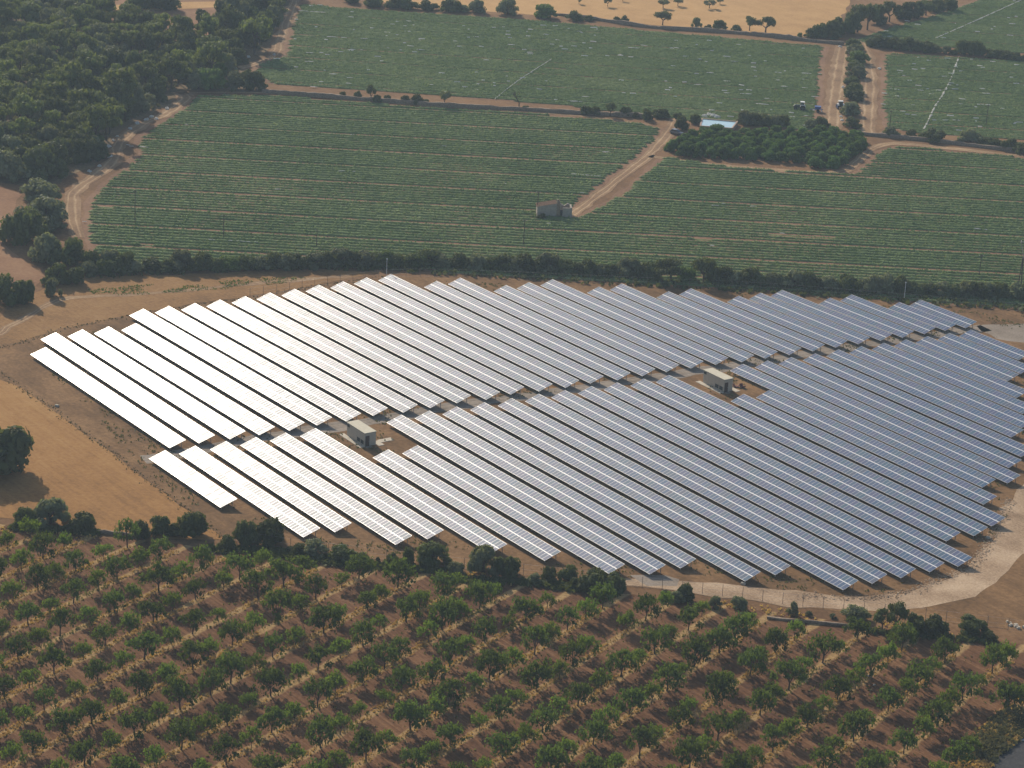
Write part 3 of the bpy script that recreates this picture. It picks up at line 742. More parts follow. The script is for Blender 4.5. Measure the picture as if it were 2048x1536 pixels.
E, O_, B_, K, P_, A_ = 'evergreen', 'olive', 'bright', 'oak', 'pine', 'almond'
planted('hedge_bush', [('M1', 700, 195, 150, 130, E), ('M1', 800, 195, 130, 90, O_), ('M1', 900, 192, 150, 85, E), ('M1', 985, 192, 110, 90, E), ('M1', 1055, 188, 135, 145, O_), ('M1', 1130, 188, 120, 95, E), ('M1', 1200, 185, 145, 135, E), ('M1', 1275, 186, 110, 95, E), ('M1', 1340, 184, 140, 105, B_), ('M1', 1450, 180, 160, 115, E), ('M1', 1520, 182, 130, 100, O_), ('M1', 1580, 180, 160, 125, E), ('M1', 1655, 176, 130, 110, O_), ('M1', 1720, 175, 160, 120, E), ('M1', 1790, 174, 130, 105, E), ('M1', 1850, 172, 150, 115, O_),
    ('M2', 20, 165, 130, 120, E), ('M2', 90, 160, 160, 130, O_), ('M2', 165, 160, 130, 110, E), ('M2', 235, 160, 160, 115, O_), ('M2', 300, 160, 120, 100, E), ('M2', 355, 160, 130, 105, B_), ('M2', 420, 162, 120, 95, E), ('M2', 485, 162, 130, 100, E), ('M2', 545, 165, 120, 105, B_), ('M2', 610, 166, 180, 120, E), ('M2', 690, 170, 120, 100, O_), ('M2', 765, 172, 140, 110, E), ('M2', 830, 175, 110, 90, E), ('M2', 890, 178, 120, 115, O_), ('M2', 965, 182, 110, 95, E), ('M2', 1045, 186, 150, 122, E), ('M2', 1110, 190, 120, 100, O_), ('M2', 1175, 194, 150, 130, E), ('M2', 1240, 196, 120, 105, E), ('M2', 1305, 200, 160, 140, O_), ('M2', 1400, 202, 120, 110, E), ('M2', 1470, 206, 110, 90, E), ('M2', 1540, 210, 120, 122, E), ('M2', 1600, 214, 100, 85, O_), ('M2', 1655, 216, 110, 90, E), ('M2', 1770, 222, 135, 135, O_), ('M2', 1830, 224, 110, 100, E), ('M2', 1885, 228, 115, 115, E),
    ('M3', 20, 225, 100, 115, E), ('M3', 110, 230, 180, 155, K), ('M3', 200, 232, 100, 100, B_), ('M3', 290, 236, 130, 165, K), ('M3', 345, 240, 100, 110, E), ('M3', 405, 246, 120, 112, E), ('M3', 480, 250, 120, 95, O_), ('M3', 550, 254, 130, 115, E), ('M3', 610, 258, 100, 85, E), ('M3', 665, 260, 110, 92, O_), ('M3', 720, 264, 100, 90, E), ('M3', 780, 268, 130, 115, O_), ('M3', 850, 272, 110, 115, E), ('M3', 905, 275, 100, 85, E), ('M3', 965, 278, 125, 98, O_), ('M3', 1060, 284, 115, 115, E), ('M3', 1120, 290, 110, 90, E), ('M3', 1185, 294, 115, 95, O_), ('M3', 1240, 296, 110, 115, O_), ('M3', 1300, 298, 130, 125, O_), ('M3', 1370, 300, 100, 122, E), ('M3', 1460, 306, 100, 90, E), ('M3', 1525, 310, 115, 88, E), ('M3', 1600, 315, 125, 95, O_), ('M3', 1660, 318, 110, 95, E), ('M3', 1720, 320, 120, 105, O_), ('M3', 1790, 324, 120, 112, E), ('M3', 1855, 326, 110, 105, O_), ('M3', 1920, 328, 115, 112, E), ('M3', 1985, 332, 120, 112, O_), ('M3', 2045, 336, 110, 100, E)],
    'bush of the hedge behind the panels', 'bush', 'bushes of the hedge behind the panels', 61)
planted('field_corner_tree', [('T1', 235, 1185, 230, 145, O_), ('T1', 275, 1335, 250, 210, O_), ('T1', 140, 1440, 250, 265, E), ('T1', 285, 1365, 170, 105, O_), ('T1', 250, 1550, 200, 205, O_), ('T1', 400, 1565, 190, 195, E), ('T1', 530, 1585, 140, 140, E), ('T1', 640, 1595, 140, 145, O_), ('T1', 735, 1600, 130, 140, E), ('M1', 50, 385, 200, 200, E), ('M1', 150, 375, 120, 165, E), ('M1', 335, 268, 160, 145, E), ('M1', 440, 262, 120, 115, E), ('M1', 310, 338, 95, 125, O_), ('M1', 620, 205, 130, 120, E), ('M1', 520, 215, 110, 100, O_)],
    'tree of the clump left of the hedge', 'tree', 'trees at the left end of the hedge', 62)
planted('boundary_shrub', [('B1', 140, 155, 140, 125, E), ('B1', 290, 155, 185, 175, O_), ('B1', 480, 190, 170, 130, E), ('B1', 815, 232, 115, 125, E), ('B1', 915, 205, 125, 130, E), ('B1', 1000, 215, 90, 85, E), ('B1', 1105, 225, 165, 170, E), ('B1', 1295, 302, 110, 105, E), ('B1', 1410, 272, 130, 170, E), ('B1', 1560, 268, 185, 165, E), ('B1', 1700, 315, 110, 70, E), ('B1', 1805, 332, 150, 110, O_), ('B1', 1960, 345, 140, 90, B_),
    ('B2', 100, 362, 160, 105, E), ('B2', 210, 375, 80, 80, O_), ('B2', 305, 367, 32, 42, E), ('B2', 390, 382, 82, 84, E), ('B2', 470, 372, 80, 110, E), ('B2', 610, 395, 195, 155, E), ('B2', 750, 440, 105, 90, O_), ('B2', 905, 440, 170, 190, O_), ('B2', 1040, 455, 150, 155, E), ('B2', 1205, 485, 85, 65, O_), ('B2', 1285, 472, 95, 105, E), ('B2', 1390, 468, 112, 105, E), ('B2', 1450, 520, 100, 80, E), ('B2', 1540, 535, 190, 150, E), ('B2', 1655, 525, 125, 115, E),
    ('B3', 80, 600, 62, 55, O_), ('B3', 138, 622, 85, 75, O_), ('B3', 200, 615, 105, 105, E), ('B3', 355, 652, 72, 75, O_), ('B3', 485, 655, 85, 80, O_), ('B3', 775, 690, 62, 85, O_), ('B3', 870, 692, 40, 30, O_), ('B3', 1000, 705, 40, 30, O_), ('B3', 1120, 720, 145, 80, O_), ('B3', 1270, 770, 110, 130, K), ('B3', 1340, 775, 150, 175, K), ('B3', 1450, 800, 130, 130, E), ('B3', 1550, 810, 150, 130, E), ('B3', 1755, 800, 160, 115, E), ('B3', 1860, 835, 95, 65, E)],
    'shrub between orchard and panels', 'shrub', 'shrubs between orchard and solar panels', 63)
planted('lone_tree', [('M1', -20, 1395, 430, 345, E)], 'tree on the stubble field, cut by the left picture edge', 'tree', None, 64)
planted('wall_tree', [('T2', 250, 568, 38, 38, E), ('T2', 335, 572, 42, 48, E), ('T2', 415, 590, 58, 100, K), ('T2', 450, 602, 58, 58, E), ('T2', 510, 594, 42, 48, E), ('T2', 615, 604, 52, 54, E), ('T2', 690, 612, 90, 70, E), ('T2', 730, 612, 50, 40, E), ('T2', 845, 622, 70, 105, A_), ('T2', 1320, 640, 40, 25, E), ('T2', 1670, 675, 70, 68, E), ('T2', 1720, 676, 80, 62, E), ('T2', 1815, 680, 66, 90, K), ('T2', 1905, 682, 82, 72, E), ('T2', 1960, 690, 60, 40, E), ('T2', 2025, 705, 62, 82, E)],
    'tree on the wall between the crop fields', 'tree', 'trees by the stone wall between the fields', 65)
planted('wheat_edge_tree', [('T2', 300, 20, 110, 50, E), ('T2', 430, 44, 120, 60, E), ('T2', 550, 52, 120, 80, E), ('T2', 630, 58, 130, 90, E), ('T2', 750, 64, 110, 62, E), ('T2', 880, 74, 140, 64, E), ('T2', 950, 74, 80, 50, O_), ('T2', 1045, 80, 112, 95, O_), ('T2', 1215, 90, 122, 115, O_), ('T2', 1430, 112, 145, 70, B_), ('T2', 1610, 124, 92, 72, E), ('T2', 1690, 126, 62, 44, E), ('T2', 1900, 130, 46, 46, O_), ('T2', 1850, 125, 50, 30, E),
    ('T3', 68, 138, 90, 95, A_), ('T3', 255, 152, 54, 64, O_), ('T3', 318, 158, 40, 30, E), ('T3', 378, 165, 72, 64, E), ('T3', 545, 168, 84, 92, K), ('T3', 632, 178, 112, 104, K), ('T3', 470, 170, 60, 24, E), ('T3', 820, 205, 36, 30, B_)],
    'tree on the wall below the ochre stubble', 'tree', 'trees on the wall below the ochre stubble', 66)
planted('stubble_tree', [('T2', 1800, 38, 50, 60, A_), ('T2', 1632, 22, 40, 44, A_), ('T2', 1888, 8, 40, 40, A_), ('T3', 72, 44, 60, 56, A_), ('T3', 152, 32, 58, 52, A_), ('T3', 325, 46, 76, 62, A_), ('T3', 383, 22, 40, 36, A_)],
    'tree standing in the ochre stubble', 'tree', 'trees standing in the ochre stubble', 67)
planted('tree_line_tree', [('T3', 880, 208, 80, 64, E), ('T3', 920, 206, 90, 80, E), ('T3', 960, 204, 90, 95, E), ('T3', 1000, 200, 90, 105, K), ('T3', 1040, 192, 110, 115, E), ('T3', 1090, 186, 110, 130, E), ('T3', 1135, 178, 120, 170, K), ('T3', 1190, 164, 120, 160, K), ('T3', 1250, 140, 110, 130, E), ('T3', 1310, 120, 120, 125, K), ('T3', 1375, 108, 110, 115, E), ('T3', 1440, 96, 110, 110, E), ('T3', 1510, 84, 120, 100, K), ('T3', 1575, 72, 110, 90, E), ('T3', 1640, 60, 90, 80, E), ('T3', 1010, 215, 70, 36, E)],
    'tree lining the ochre stubble, right side', 'tree', 'trees along the right edge of the ochre field', 68)
planted('windbreak_bush', [('T3', 1215, 258, 70, 60, E), ('T3', 1250, 262, 90, 82, E), ('T3', 1300, 266, 90, 72, E), ('T3', 1345, 270, 90, 80, E), ('T3', 1400, 280, 110, 94, E), ('T3', 1460, 284, 90, 80, E), ('T3', 1520, 290, 90, 78, E), ('T3', 1565, 292, 60, 56, O_), ('T3', 1620, 296, 52, 52, O_), ('T3', 1660, 300, 40, 34, E), ('T3', 1705, 300, 70, 94, E), ('T3', 1750, 304, 80, 92, E), ('T3', 1795, 306, 80, 98, E), ('T3', 1870, 316, 84, 62, E), ('T3', 1930, 324, 92, 62, E), ('T3', 1985, 332, 84, 58, E), ('T3', 2030, 340, 70, 50, E)],
    'bush of the windbreak, top right', 'bush', 'bushes of the windbreak in the top right', 69)
planted('lane_bush', [('T3', 1105, 268, 100, 62, E), ('T3', 1125, 305, 110, 64, O_), ('T3', 1135, 352, 122, 82, B_), ('T3', 1120, 390, 100, 60, E), ('T3', 1120, 428, 112, 84, O_), ('T3', 1105, 470, 90, 66, E), ('T3', 1120, 515, 110, 70, E), ('T3', 1115, 552, 112, 82, E), ('T3', 1098, 635, 110, 88, O_), ('T3', 1105, 702, 92, 72, E), ('T3', 1110, 600, 70, 50, E)],
    'bush between the two parallel dirt tracks', 'bush', 'bushes between the parallel dirt tracks', 70)
planted('verge_bush', [('T3', 1320, 752, 82, 72, O_), ('T3', 1425, 752, 74, 50, E), ('T3', 1500, 768, 70, 50, E), ('T3', 1555, 778, 130, 70, E), ('T3', 1690, 790, 50, 40, O_), ('T3', 1755, 784, 112, 92, O_), ('T3', 1838, 802, 92, 62, E), ('T3', 1900, 812, 70, 60, E), ('T3', 1960, 824, 112, 70, E), ('T3', 2030, 842, 100, 66, E)],
    'bush on the low wall, right edge', 'bush', 'bushes on the low wall at the right', 71)
planted('pool_tree', [('T3', 178, 715, 84, 92, E), ('T3', 150, 650, 56, 42, E), ('T3', 250, 682, 76, 66, E), ('T3', 20, 640, 60, 50, E), ('T3', 60, 650, 90, 44, E), ('T3', 365, 742, 95, 72, 'citrus'), ('T3', 300, 738, 80, 56, 'citrus'), ('T3', 520, 690, 90, 96, O_), ('T3', 570, 690, 100, 84, E), ('T3', 640, 692, 100, 80, E), ('T3', 690, 694, 80, 74, O_), ('T3', 730, 696, 74, 76, E), ('T3', 880, 704, 76, 62, O_), ('T3', 935, 704, 84, 76, E)],
    'tree around the water tank', 'tree', 'trees around the water tank', 72)

# ---- the dark grove: close rows of small evergreen trees
r = np.random.default_rng(8)
GROVE = np.array(world_poly([survey('T3', x, y) for x, y in [(100, 862), (130, 800), (250, 756), (330, 750), (480, 748), (640, 740), (830, 738), (1020, 742), (1150, 756), (1165, 790), (1120, 860), (1050, 925), (900, 915), (700, 892), (450, 876), (250, 866)]]))
gc = GROVE.mean(0); ga = math.radians(52)
gx, gy = np.array([math.cos(ga), math.sin(ga)]), np.array([-math.sin(ga), math.cos(ga)])
GT = []
for i in range(-20, 21):
    for j in range(-20, 21):
        q = gc+gx*(i*4.1+(j % 2)*2.0)+gy*(j*4.7)+r.normal(0, 0.3, 2)
        if in_poly(GROVE, q[0], q[1]): GT.append((j, i, q))
jr = sorted({t[0] for t in GT})
for jn, j in enumerate(jr):
    for n_, (j_, i, q) in enumerate(sorted([t for t in GT if t[0] == j], key=lambda t: t[1])):
        D = r.uniform(4.2, 5.1)
        plant('grove_tree', 'citrus', q[0], q[1], D, D*r.uniform(0.72, 0.85), f"round dark grove tree, {ordinal(n_+1)} from the left in the {ordinal(jn+1)} row from the front", 'tree', 'trees of the dark grove', r)

# ---- the wood: trees of several kinds, thin where the sandy clearings are
r = np.random.default_rng(9)
WP = np.array(world_poly([(-30, -12), (110, -14), (150, 24), (205, 42), (290, 54), (330, 66), (420, 80), (450, 66), (468, 22), (500, -8), (566, -14), (566, 12), (558, 34), (538, 64), (522, 100), (518, 108), (480, 128), (470, 150), (350, 172), (330, 204), (294, 222), (254, 242), (224, 262), (206, 294), (186, 320), (128, 338), (100, 352), (40, 356), (-30, 350)]))
CLEAR = [(152, 58, 11), (162, 70, 9), (204, 113, 9), (200, 138, 8), (105, 152, 6), (238, 68, 14), (16, 20, 9), (298, 44, 14)]
lo, hi = WP.min(0), WP.max(0); WT = []
tries = 0
while len(WT) < 286 and tries < 60000:
    tries += 1
    q = r.uniform(lo, hi)
    if not in_poly(WP, q[0], q[1]): continue
    u, v = to_px(q[0], q[1])
    if any(abs(u-a) < c and -2 < v-b < c*0.8 for a, b, c in CLEAR): continue
    k = wave2(q[0], q[1], 77, 30)
    D = r.uniform(11, 14.5) if r.random() < 0.2 else r.uniform(5.5, 9.0) if k < 0.2 else r.uniform(7.0, 11.0)
    if any((q[0]-a[0])**2+(q[1]-a[1])**2 < (0.36*(D+b))**2 for a, b, _, _ in WT): continue
    kind = P_ if k > 0.25 and r.random() < 0.7 else E if r.random() < 0.5 else O_ if r.random() < 0.75 else K if r.random() < 0.7 else B_
    WT.append((q, D, kind, v))
for (x, y, w, h, k) in [(1225, 535, 200, 200, B_), (1110, 535, 120, 130, E), (1160, 530, 140, 150, O_), (1370, 530, 130, 90, O_), (1440, 470, 80, 70, E), (1480, 535, 140, 95, E), (850, 540, 170, 140, O_), (900, 600, 160, 140, E), (600, 740, 220, 220, E), (700, 700, 160, 150, E), (800, 660, 200, 170, O_), (560, 860, 120, 120, B_), (480, 960, 200, 150, E), (580, 940, 120, 110, E), (250, 1060, 240, 190, E), (60, 1060, 240, 180, O_), (340, 1040, 120, 120, E), (430, 640, 230, 340, P_), (280, 400, 160, 170, P_), (790, 60, 130, 90, B_), (920, 62, 230, 120, E), (980, 62, 110, 80, E), (1180, 140, 110, 70, E), (430, 290, 0, 0, 0)]:
    if not w: continue
    u, v = survey('T1', x, y); g, D, H, dep = size_at(u, v, w/2.9257, h/2.9257); g = g+AWAY(g)*0.3*D
    WT = [t for t in WT if (t[0][0]-g[0])**2+(t[0][1]-g[1])**2 > (0.42*D)**2]
    WT.append((g, D, k, v))
WT.sort(key=lambda t: -to_px(*t[0])[1])
tier = [WT[i:i+14] for i in range(0, len(WT), 14)]
kind_word = {E: 'dense evergreen', O_: 'grey-green', P_: 'dark umbrella pine-like', K: 'deep green domed', B_: 'bright green'}
for tn, T in enumerate(tier):
    for n_, (q, D, k, v) in enumerate(sorted(T, key=lambda t: to_px(*t[0])[0])):
        H = D*(r.uniform(0.70, 0.98) if k in (E, O_, B_) else r.uniform(0.9, 1.2))
        plant('wood_tree', k, q[0], q[1], D, H, f"{kind_word[k]} wood tree, {ordinal(n_+1)} from left in the {ordinal(tn+1)} tier from its near edge", 'tree', 'trees of the wood', r)
# ---- bare tree by the wall
u, v = survey('T2', 1280, 640); g, D, H, dep = size_at(u, v, 110/2.9257, 135/2.9257)
root = empty('bare_tree', (g[0], g[1], 0)); tag(root, 'leafless forked tree standing at the stone wall between the fields', 'tree')
MB().tube((0, 0, -0.1), (0.1, 0, H*0.35), 0.22, 0.16).build('trunk', M['bark'], root)
r = np.random.default_rng(3); mb = MB()
def fork(p, d, ln, rad, depth):
    e = p+d*ln; mb.tube(p, e, rad, rad*0.6, 5)
    if depth:
        for _ in range(3):
            nd = (d+Vector(r.normal(0, 0.55, 3))).normalized(); nd.z = abs(nd.z)*0.8+0.1
            fork(e, nd.normalized(), ln*0.68, rad*0.58, depth-1)
for _ in range(3): fork(Vector((0.1, 0, H*0.33)), Vector((r.normal(0, .5), r.normal(0, .5), 1)).normalized(), H*0.26, 0.13, 3)
mb.build('branches', M['bark'], root)

# ------------------------------------------------------------------ undergrowth, dry grass, weeds
def tufts(name, pts, size, mat, label, cat, seed, upright=0.6, per=3, flat=1.0):
    r = np.random.default_rng(seed); pts = np.repeat(np.asarray(pts), per, 0); n = len(pts)
    s = r.uniform(0.6, 1.3, n)*size
    C = np.c_[pts+r.normal(0, size*0.7, (n, 2)), s*0.5*flat]
    N = np.c_[r.normal(size=(n, 2)), r.normal(0, 1-upright, n)]
    me = quads_mesh(name, C, N, s*0.75, r)
    return tag(link(name, me, mat), label, cat, kind='stuff')
r = np.random.default_rng(14)
def fill(poly, n, mask=None):
    P = np.array(poly); q = r.uniform(P.min(0), P.max(0), (n*3, 2)); q = q[in_poly(P, q[:, 0], q[:, 1])]
    if mask is not None: q = q[mask(q)]
    return q[:n]
tufts('undergrowth', fill(WP, 4000, lambda q: wave2(q[:, 0], q[:, 1], 5, 9) > -0.35), 1.0, M['scrub'], 'low olive-brown scrub filling the floor of the wood', 'scrub', 15, 0.5, 3)
pts = []
per = abs(ORCH_A[0]*ORCH_B[1]-ORCH_A[1]*ORCH_B[0])/np.linalg.norm(ORCH_A)
ua = ORCH_A/np.linalg.norm(ORCH_A); ub = np.array([-ua[1], ua[0]]); ub = ub if ub @ ORCH_B > 0 else -ub
for j in range(-14, 30):
    x = np.arange(-210, 160, 0.11)
    dens = 0.65+0.45*wave1(x+j*53.1, 90+j, 5.0)+0.3*wave1(x, 300+j, 17)
    keep = r.random(len(x)) < np.clip(dens, 0.02, 1)*0.8
    x = x[keep]
    q = ORCH_O+np.outer(x, ua)+np.outer(j*per+wave1(x, 40+j, 9)*0.25+r.normal(0, 0.42, len(x)), ub)
    pts.append(q)
pts = np.concatenate(pts)
OG = np.array(world_poly([(-60, 1060), (150, 1078), (340, 1100), (560, 1130), (760, 1160), (1000, 1186), (1180, 1208), (1400, 1226), (1620, 1262), (1860, 1300), (2080, 1330), (1990, 1470), (1930, 1545), (1890, 1620), (-60, 1640)]))
pts = pts[in_poly(OG, pts[:, 0], pts[:, 1])]
green = wave2(pts[:, 0], pts[:, 1], 8, 11) > 0.52
tufts('dry_grass', pts[~green], 0.27, M['straw'], 'straw-coloured dry grass left standing under the rows of orchard trees', 'grass', 16, 0.75, 2)
tufts('weeds', np.concatenate([pts[green], fill(OG, 2500)]), 0.28, M['weed'], 'dull green weeds among the orchard rows', 'weeds', 17, 0.6, 2)
BANK = np.array(world_poly([(2120, 1362), (2048, 1392), (1985, 1440), (1925, 1500), (1880, 1560), (1850, 1620), (1935, 1620), (1975, 1545), (2000, 1508), (2048, 1470), (2130, 1425)]))
tufts('bank_grass', fill(BANK, 2200, lambda q: wave2(q[:, 0], q[:, 1], 31, 4) > -0.05), 0.45, M['straw'], 'tall dry grass on the bank above the road, bottom right corner', 'grass', 18, 0.8, 3)
tufts('bank_scrub', fill(BANK, 2400, lambda q: wave2(q[:, 0], q[:, 1], 33, 5) > -0.3), 0.6, M['scrub'], 'dull olive scrub on the bank above the road', 'scrub', 24, 0.5, 3)
SHR = np.concatenate([fill([G(*survey(c, x, y)) for x, y in P], n_) for c, P, n_ in (('B1', [(1200, 270), (1500, 275), (1750, 305), (2010, 340), (2010, 385), (1750, 360), (1450, 315), (1200, 300)], 700), ('B2', [(-10, 320), (180, 355), (430, 370), (600, 385), (700, 410), (700, 430), (430, 400), (180, 395), (-10, 370)], 500), ('B2', [(820, 450), (1130, 460), (1420, 485), (1700, 520), (1700, 555), (1420, 525), (1130, 490), (820, 480)], 650), ('B3', [(1200, 765), (1430, 780), (1640, 800), (1880, 830), (1880, 850), (1640, 825), (1430, 805), (1200, 785)], 350), ('B1', [(70, 150), (300, 160), (560, 180), (560, 205), (300, 185), (70, 175)], 350))])
tufts('shrub_undergrowth', SHR, 0.6, M['leaf_evergreen'], 'low tangled growth between the shrubs above the orchard', 'undergrowth', 25, 0.4, 3)
STRIP = np.array(world_poly([(175, 580), (260, 572), (350, 566), (460, 561), (540, 556), (620, 554), (560, 568), (470, 577), (380, 583), (280, 590), (190, 592)]))
tufts('green_weeds', fill(STRIP, 1100, lambda q: wave2(q[:, 0], q[:, 1], 6, 5) > -0.2), 0.22, M['leaf_bright'], 'patchy green weeds in two bands on the dry field before the hedge', 'weeds', 19, 0.4, 2)
SITEP = np.array(world_poly([(60, 705), (260, 640), (520, 597), (770, 560), (1200, 572), (1650, 598), (2060, 632), (2080, 940), (1985, 1075), (1930, 1125), (1760, 1185), (1450, 1180), (1080, 1140), (700, 1100), (460, 1070), (300, 950)]))
EDGE = np.concatenate([densify(world_poly(L_), 0.30, False) for L_ in ([(-30, 700), (40, 687), (118, 660), (260, 632), (400, 609), (540, 589), (660, 568), (770, 554)], [(0, 744), (40, 775), (216, 899), (300, 965), (455, 1081)])])
tufts('border_weeds', EDGE+r.normal(0, 0.55, EDGE.shape), 0.20, M['scrub'], 'line of dull weeds along the left borders of the solar site', 'weeds', 26, 0.5, 2)
tufts('site_weeds', fill(SITEP, 15000, lambda q: wave2(q[:, 0], q[:, 1], 4, 4.5) > 0.15), 0.26, M['weed'], 'low dry weeds scattered between and beside the solar tables', 'weeds', 20, 0.5, 2)
HP = np.array(world_poly([(175, 556), (400, 548), (600, 541), (800, 545), (1000, 558), (1200, 569), (1500, 586), (1800, 606), (2100, 628), (2100, 616), (1800, 592), (1500, 570), (1200, 552), (1000, 540), (800, 526), (600, 522), (400, 528), (200, 530)]))
tufts('hedge_undergrowth', fill(HP, 3800), 0.8, M['leaf_evergreen'], 'tangled low undergrowth closing the foot of the hedge', 'undergrowth', 22, 0.4, 3)
FP = np.array(world_poly([(-60, 1040), (200, 1066), (470, 1092), (700, 1120), (900, 1140), (1080, 1160), (1300, 1184), (1500, 1208), (1750, 1242), (2080, 1280), (2080, 1296), (1750, 1262), (1500, 1226), (1300, 1204), (1080, 1178), (900, 1160), (700, 1138), (470, 1108), (200, 1082), (-60, 1060)]))
tufts('verge_grass', fill(FP, 5200, lambda q: wave2(q[:, 0], q[:, 1], 12, 6) > -0.1), 0.34, M['straw'], 'dry grass along the strip between orchard and solar site', 'grass', 23, 0.7, 2)
# ------------------------------------------------------------------ inverter cabins in the solar site
def cabin(x, y, rz, L, D, h, label, slab_side):
    root = empty('cabin', (x, y, 0), rz); tag(root, label, 'cabin', 'cabins on the gravel aisle')
    MB().box((-L/2, D/2, h/2), (L, D, h)).build('wall', M['cabin_wall'], root, bevel=0.03)
    MB().box((-L/2, D/2, h+0.055), (L+0.16, D+0.16, 0.11)).build('roof', M['cabin_roof'], root, bevel=0.02)
    MB().box((-L/2, D/2, h-0.03), (L+0.05, D+0.05, 0.05)).build('roof_trim', M['dark_trim'], root)
    d = MB().box((0.02, 0.62, 1.12), (0.05, 0.92, 2.2)).build('door', M['door_brown'], root)
    MB().box((0.06, 0.95, 1.05), (0.04, 0.05, 0.16)).build('handle', M['galvanised'], d)
    MB().box((0.015, 0.62, 1.15), (0.04, 1.04, 2.3)).build('door_frame', M['galvanised'], root)
    for cx in (-0.95, -2.35):
        v = MB().box((cx, -0.02, 0.78), (1.1, 0.05, 0.78)).build('vent', M['vent'], root)
        m = MB()
        for k in range(5): m.box((cx, -0.05, 0.56+k*0.11), (0.9, 0.03, 0.03))
        m.build('louvre', M['dark_trim'], v)
    v = MB().box((-L+0.62, -0.02, h-0.45), (0.85, 0.05, 0.55)).build('vent', M['vent'], root)
    MB().box((-L+0.62, -0.05, h-0.45), (0.8, 0.03, 0.05)).build('louvre', M['dark_trim'], v)
    MB().box((-L/2-0.4, -0.62, 0.06), (L+1.2, 1.15, 0.12)).build('apron', M['concrete'], root)
    MB().box((-0.3, D+0.75, 0.06), (2.6, 1.3, 0.12)).build('apron', M['concrete'], root)
    if slab_side: MB().box((-1.2, D+3.0, 0.05), (1.5, 3.1, 0.10)).build('apron', M['concrete'], root)
    MB().box((0.55, 0.62, 0.05), (0.9, 1.3, 0.10)).build('door_step', M['grey_gravel'], root)
    return root
cabin(-386.35, 254.46, math.radians(-2.5), 7.0, 2.6, 2.78, 'small beige cabin with flat roof and brown door, the left one of two', True)
cabin(-375.49, 338.14, math.radians(-1.5), 7.1, 2.4, 2.85, 'small beige cabin with flat roof beside dark scrap, the right one of two', False)
g = G(1472, 774); root = empty('scrap_heap', (g[0], g[1], 0), 0.4)
tag(root, 'heap of dark red tubs and poles beside the right-hand cabin', 'scrap')
for k, (ox, oy, rot) in enumerate(((0, 0, 0.3), (1.3, 0.5, -0.5))):
    m = MB().prism([(-0.7, 0.75), (-0.5, 0.15), (0.3, 0.1), (0.75, 0.6), (0.62, 0.62), (0.25, 0.22), (-0.42, 0.26), (-0.6, 0.78)], -0.4, 0.4)
    o = m.build('tub', M['scrap_red'], root); o.location = (ox, oy, 0); o.rotation_euler = (0, 0, rot)
MB().tube((-0.8, -0.6, 0.06), (2.2, -0.2, 0.08), 0.06).tube((-0.5, -0.8, 0.06), (2.0, 0.3, 0.15), 0.05).build('pole_bundle', M['dark_trim'], root)

# ------------------------------------------------------------------ ruined field hut
g = G(*[(1020+690/12.8), (380+690/12.8)]); ha = math.radians(58.0)
root = empty('field_hut', (g[0], g[1], 0), ha); tag(root, 'small stone field hut with sagging tiled roof and a ruined annex', 'hut')
W0, D0 = 5.1, 3.4
MB().poly([(0, 0, 0), (W0, 0, 0), (W0, 0, 3.7), (0, 0, 2.7), (0, 0.4, 0), (W0, 0.4, 0), (W0, 0.4, 3.7), (0, 0.4, 2.7)], [(0, 1, 2, 3), (5, 4, 7, 6), (0, 3, 7, 4), (1, 5, 6, 2), (3, 2, 6, 7)]).poly([(0, D0-.4, 0), (W0, D0-.4, 0), (W0, D0-.4, 3.7), (0, D0-.4, 2.7), (0, D0, 0), (W0, D0, 0), (W0, D0, 3.7), (0, D0, 2.7)], [(0, 1, 2, 3), (5, 4, 7, 6), (0, 3, 7, 4), (1, 5, 6, 2), (3, 2, 6, 7)]).box((0.2, D0/2, 1.34), (0.396, D0-0.8, 2.68)).box((W0-0.2, D0/2, 1.84), (0.396, D0-0.8, 3.68)).build('wall', M['plaster'], root)
rf = MB()
for k in range(26):
    y0 = -0.12+k*(D0+0.24)/26
    rf.poly([(-0.25, y0, 2.72), (W0-0.05, y0, 3.74), (W0-0.05, y0+0.10, 3.83), (-0.25, y0+0.10, 2.81), (-0.25, y0+0.186, 2.72), (W0-0.05, y0+0.186, 3.74)], [(0, 1, 2, 3), (3, 2, 5, 4), (0, 3, 4), (1, 5, 2), (0, 4, 5, 1)])
rf.build('roof', M['tile'], root)
MB().box((W0+0.35, 0.4, 2.2), (0.9, 0.9, 4.4), 0.05, 0.85).box((W0+0.2, 0.35, 4.5), (0.5, 0.5, 0.4), 0.3).build('corner_pillar', M['stone'], root)
MB().poly([(W0+0.8, 3.4, 0), (W0+4.0, 3.4, 0), (W0+4.0, 3.4, 2.5), (W0+3.1, 3.4, 2.9), (W0+2.2, 3.4, 2.2), (W0+0.8, 3.4, 3.1), (W0+0.8, 3.85, 0), (W0+4.0, 3.85, 0), (W0+4.0, 3.85, 2.5), (W0+3.1, 3.85, 2.9), (W0+2.2, 3.85, 2.2), (W0+0.8, 3.85, 3.1)], [(0, 1, 2, 3, 4, 5), (11, 10, 9, 8, 7, 6), (0, 6, 7, 1), (1, 7, 8, 2), (2, 8, 9, 3), (3, 9, 10, 4), (4, 10, 11, 5), (5, 11, 6, 0)]).box((W0+3.8, 1.7, 1.35), (0.4, 3.3, 2.7)).box((W0+2.6, 0.15, 1.3), (2.2, 0.35, 2.6), 0, 0.96).build('ruined_annex', M['plaster'], root)
MB().box((W0+1.2, 0.1, 1.0), (0.7, 0.1, 2.0)).build('doorway_shade', M['dark_trim'], root)  # dark slab fills the opening, standing in for the shade inside
planted('hut_bush', [('T2', 1412, 1285, 52, 42, 'evergreen')], 'bush at the left corner of the ruined field hut', 'bush', None, 80)

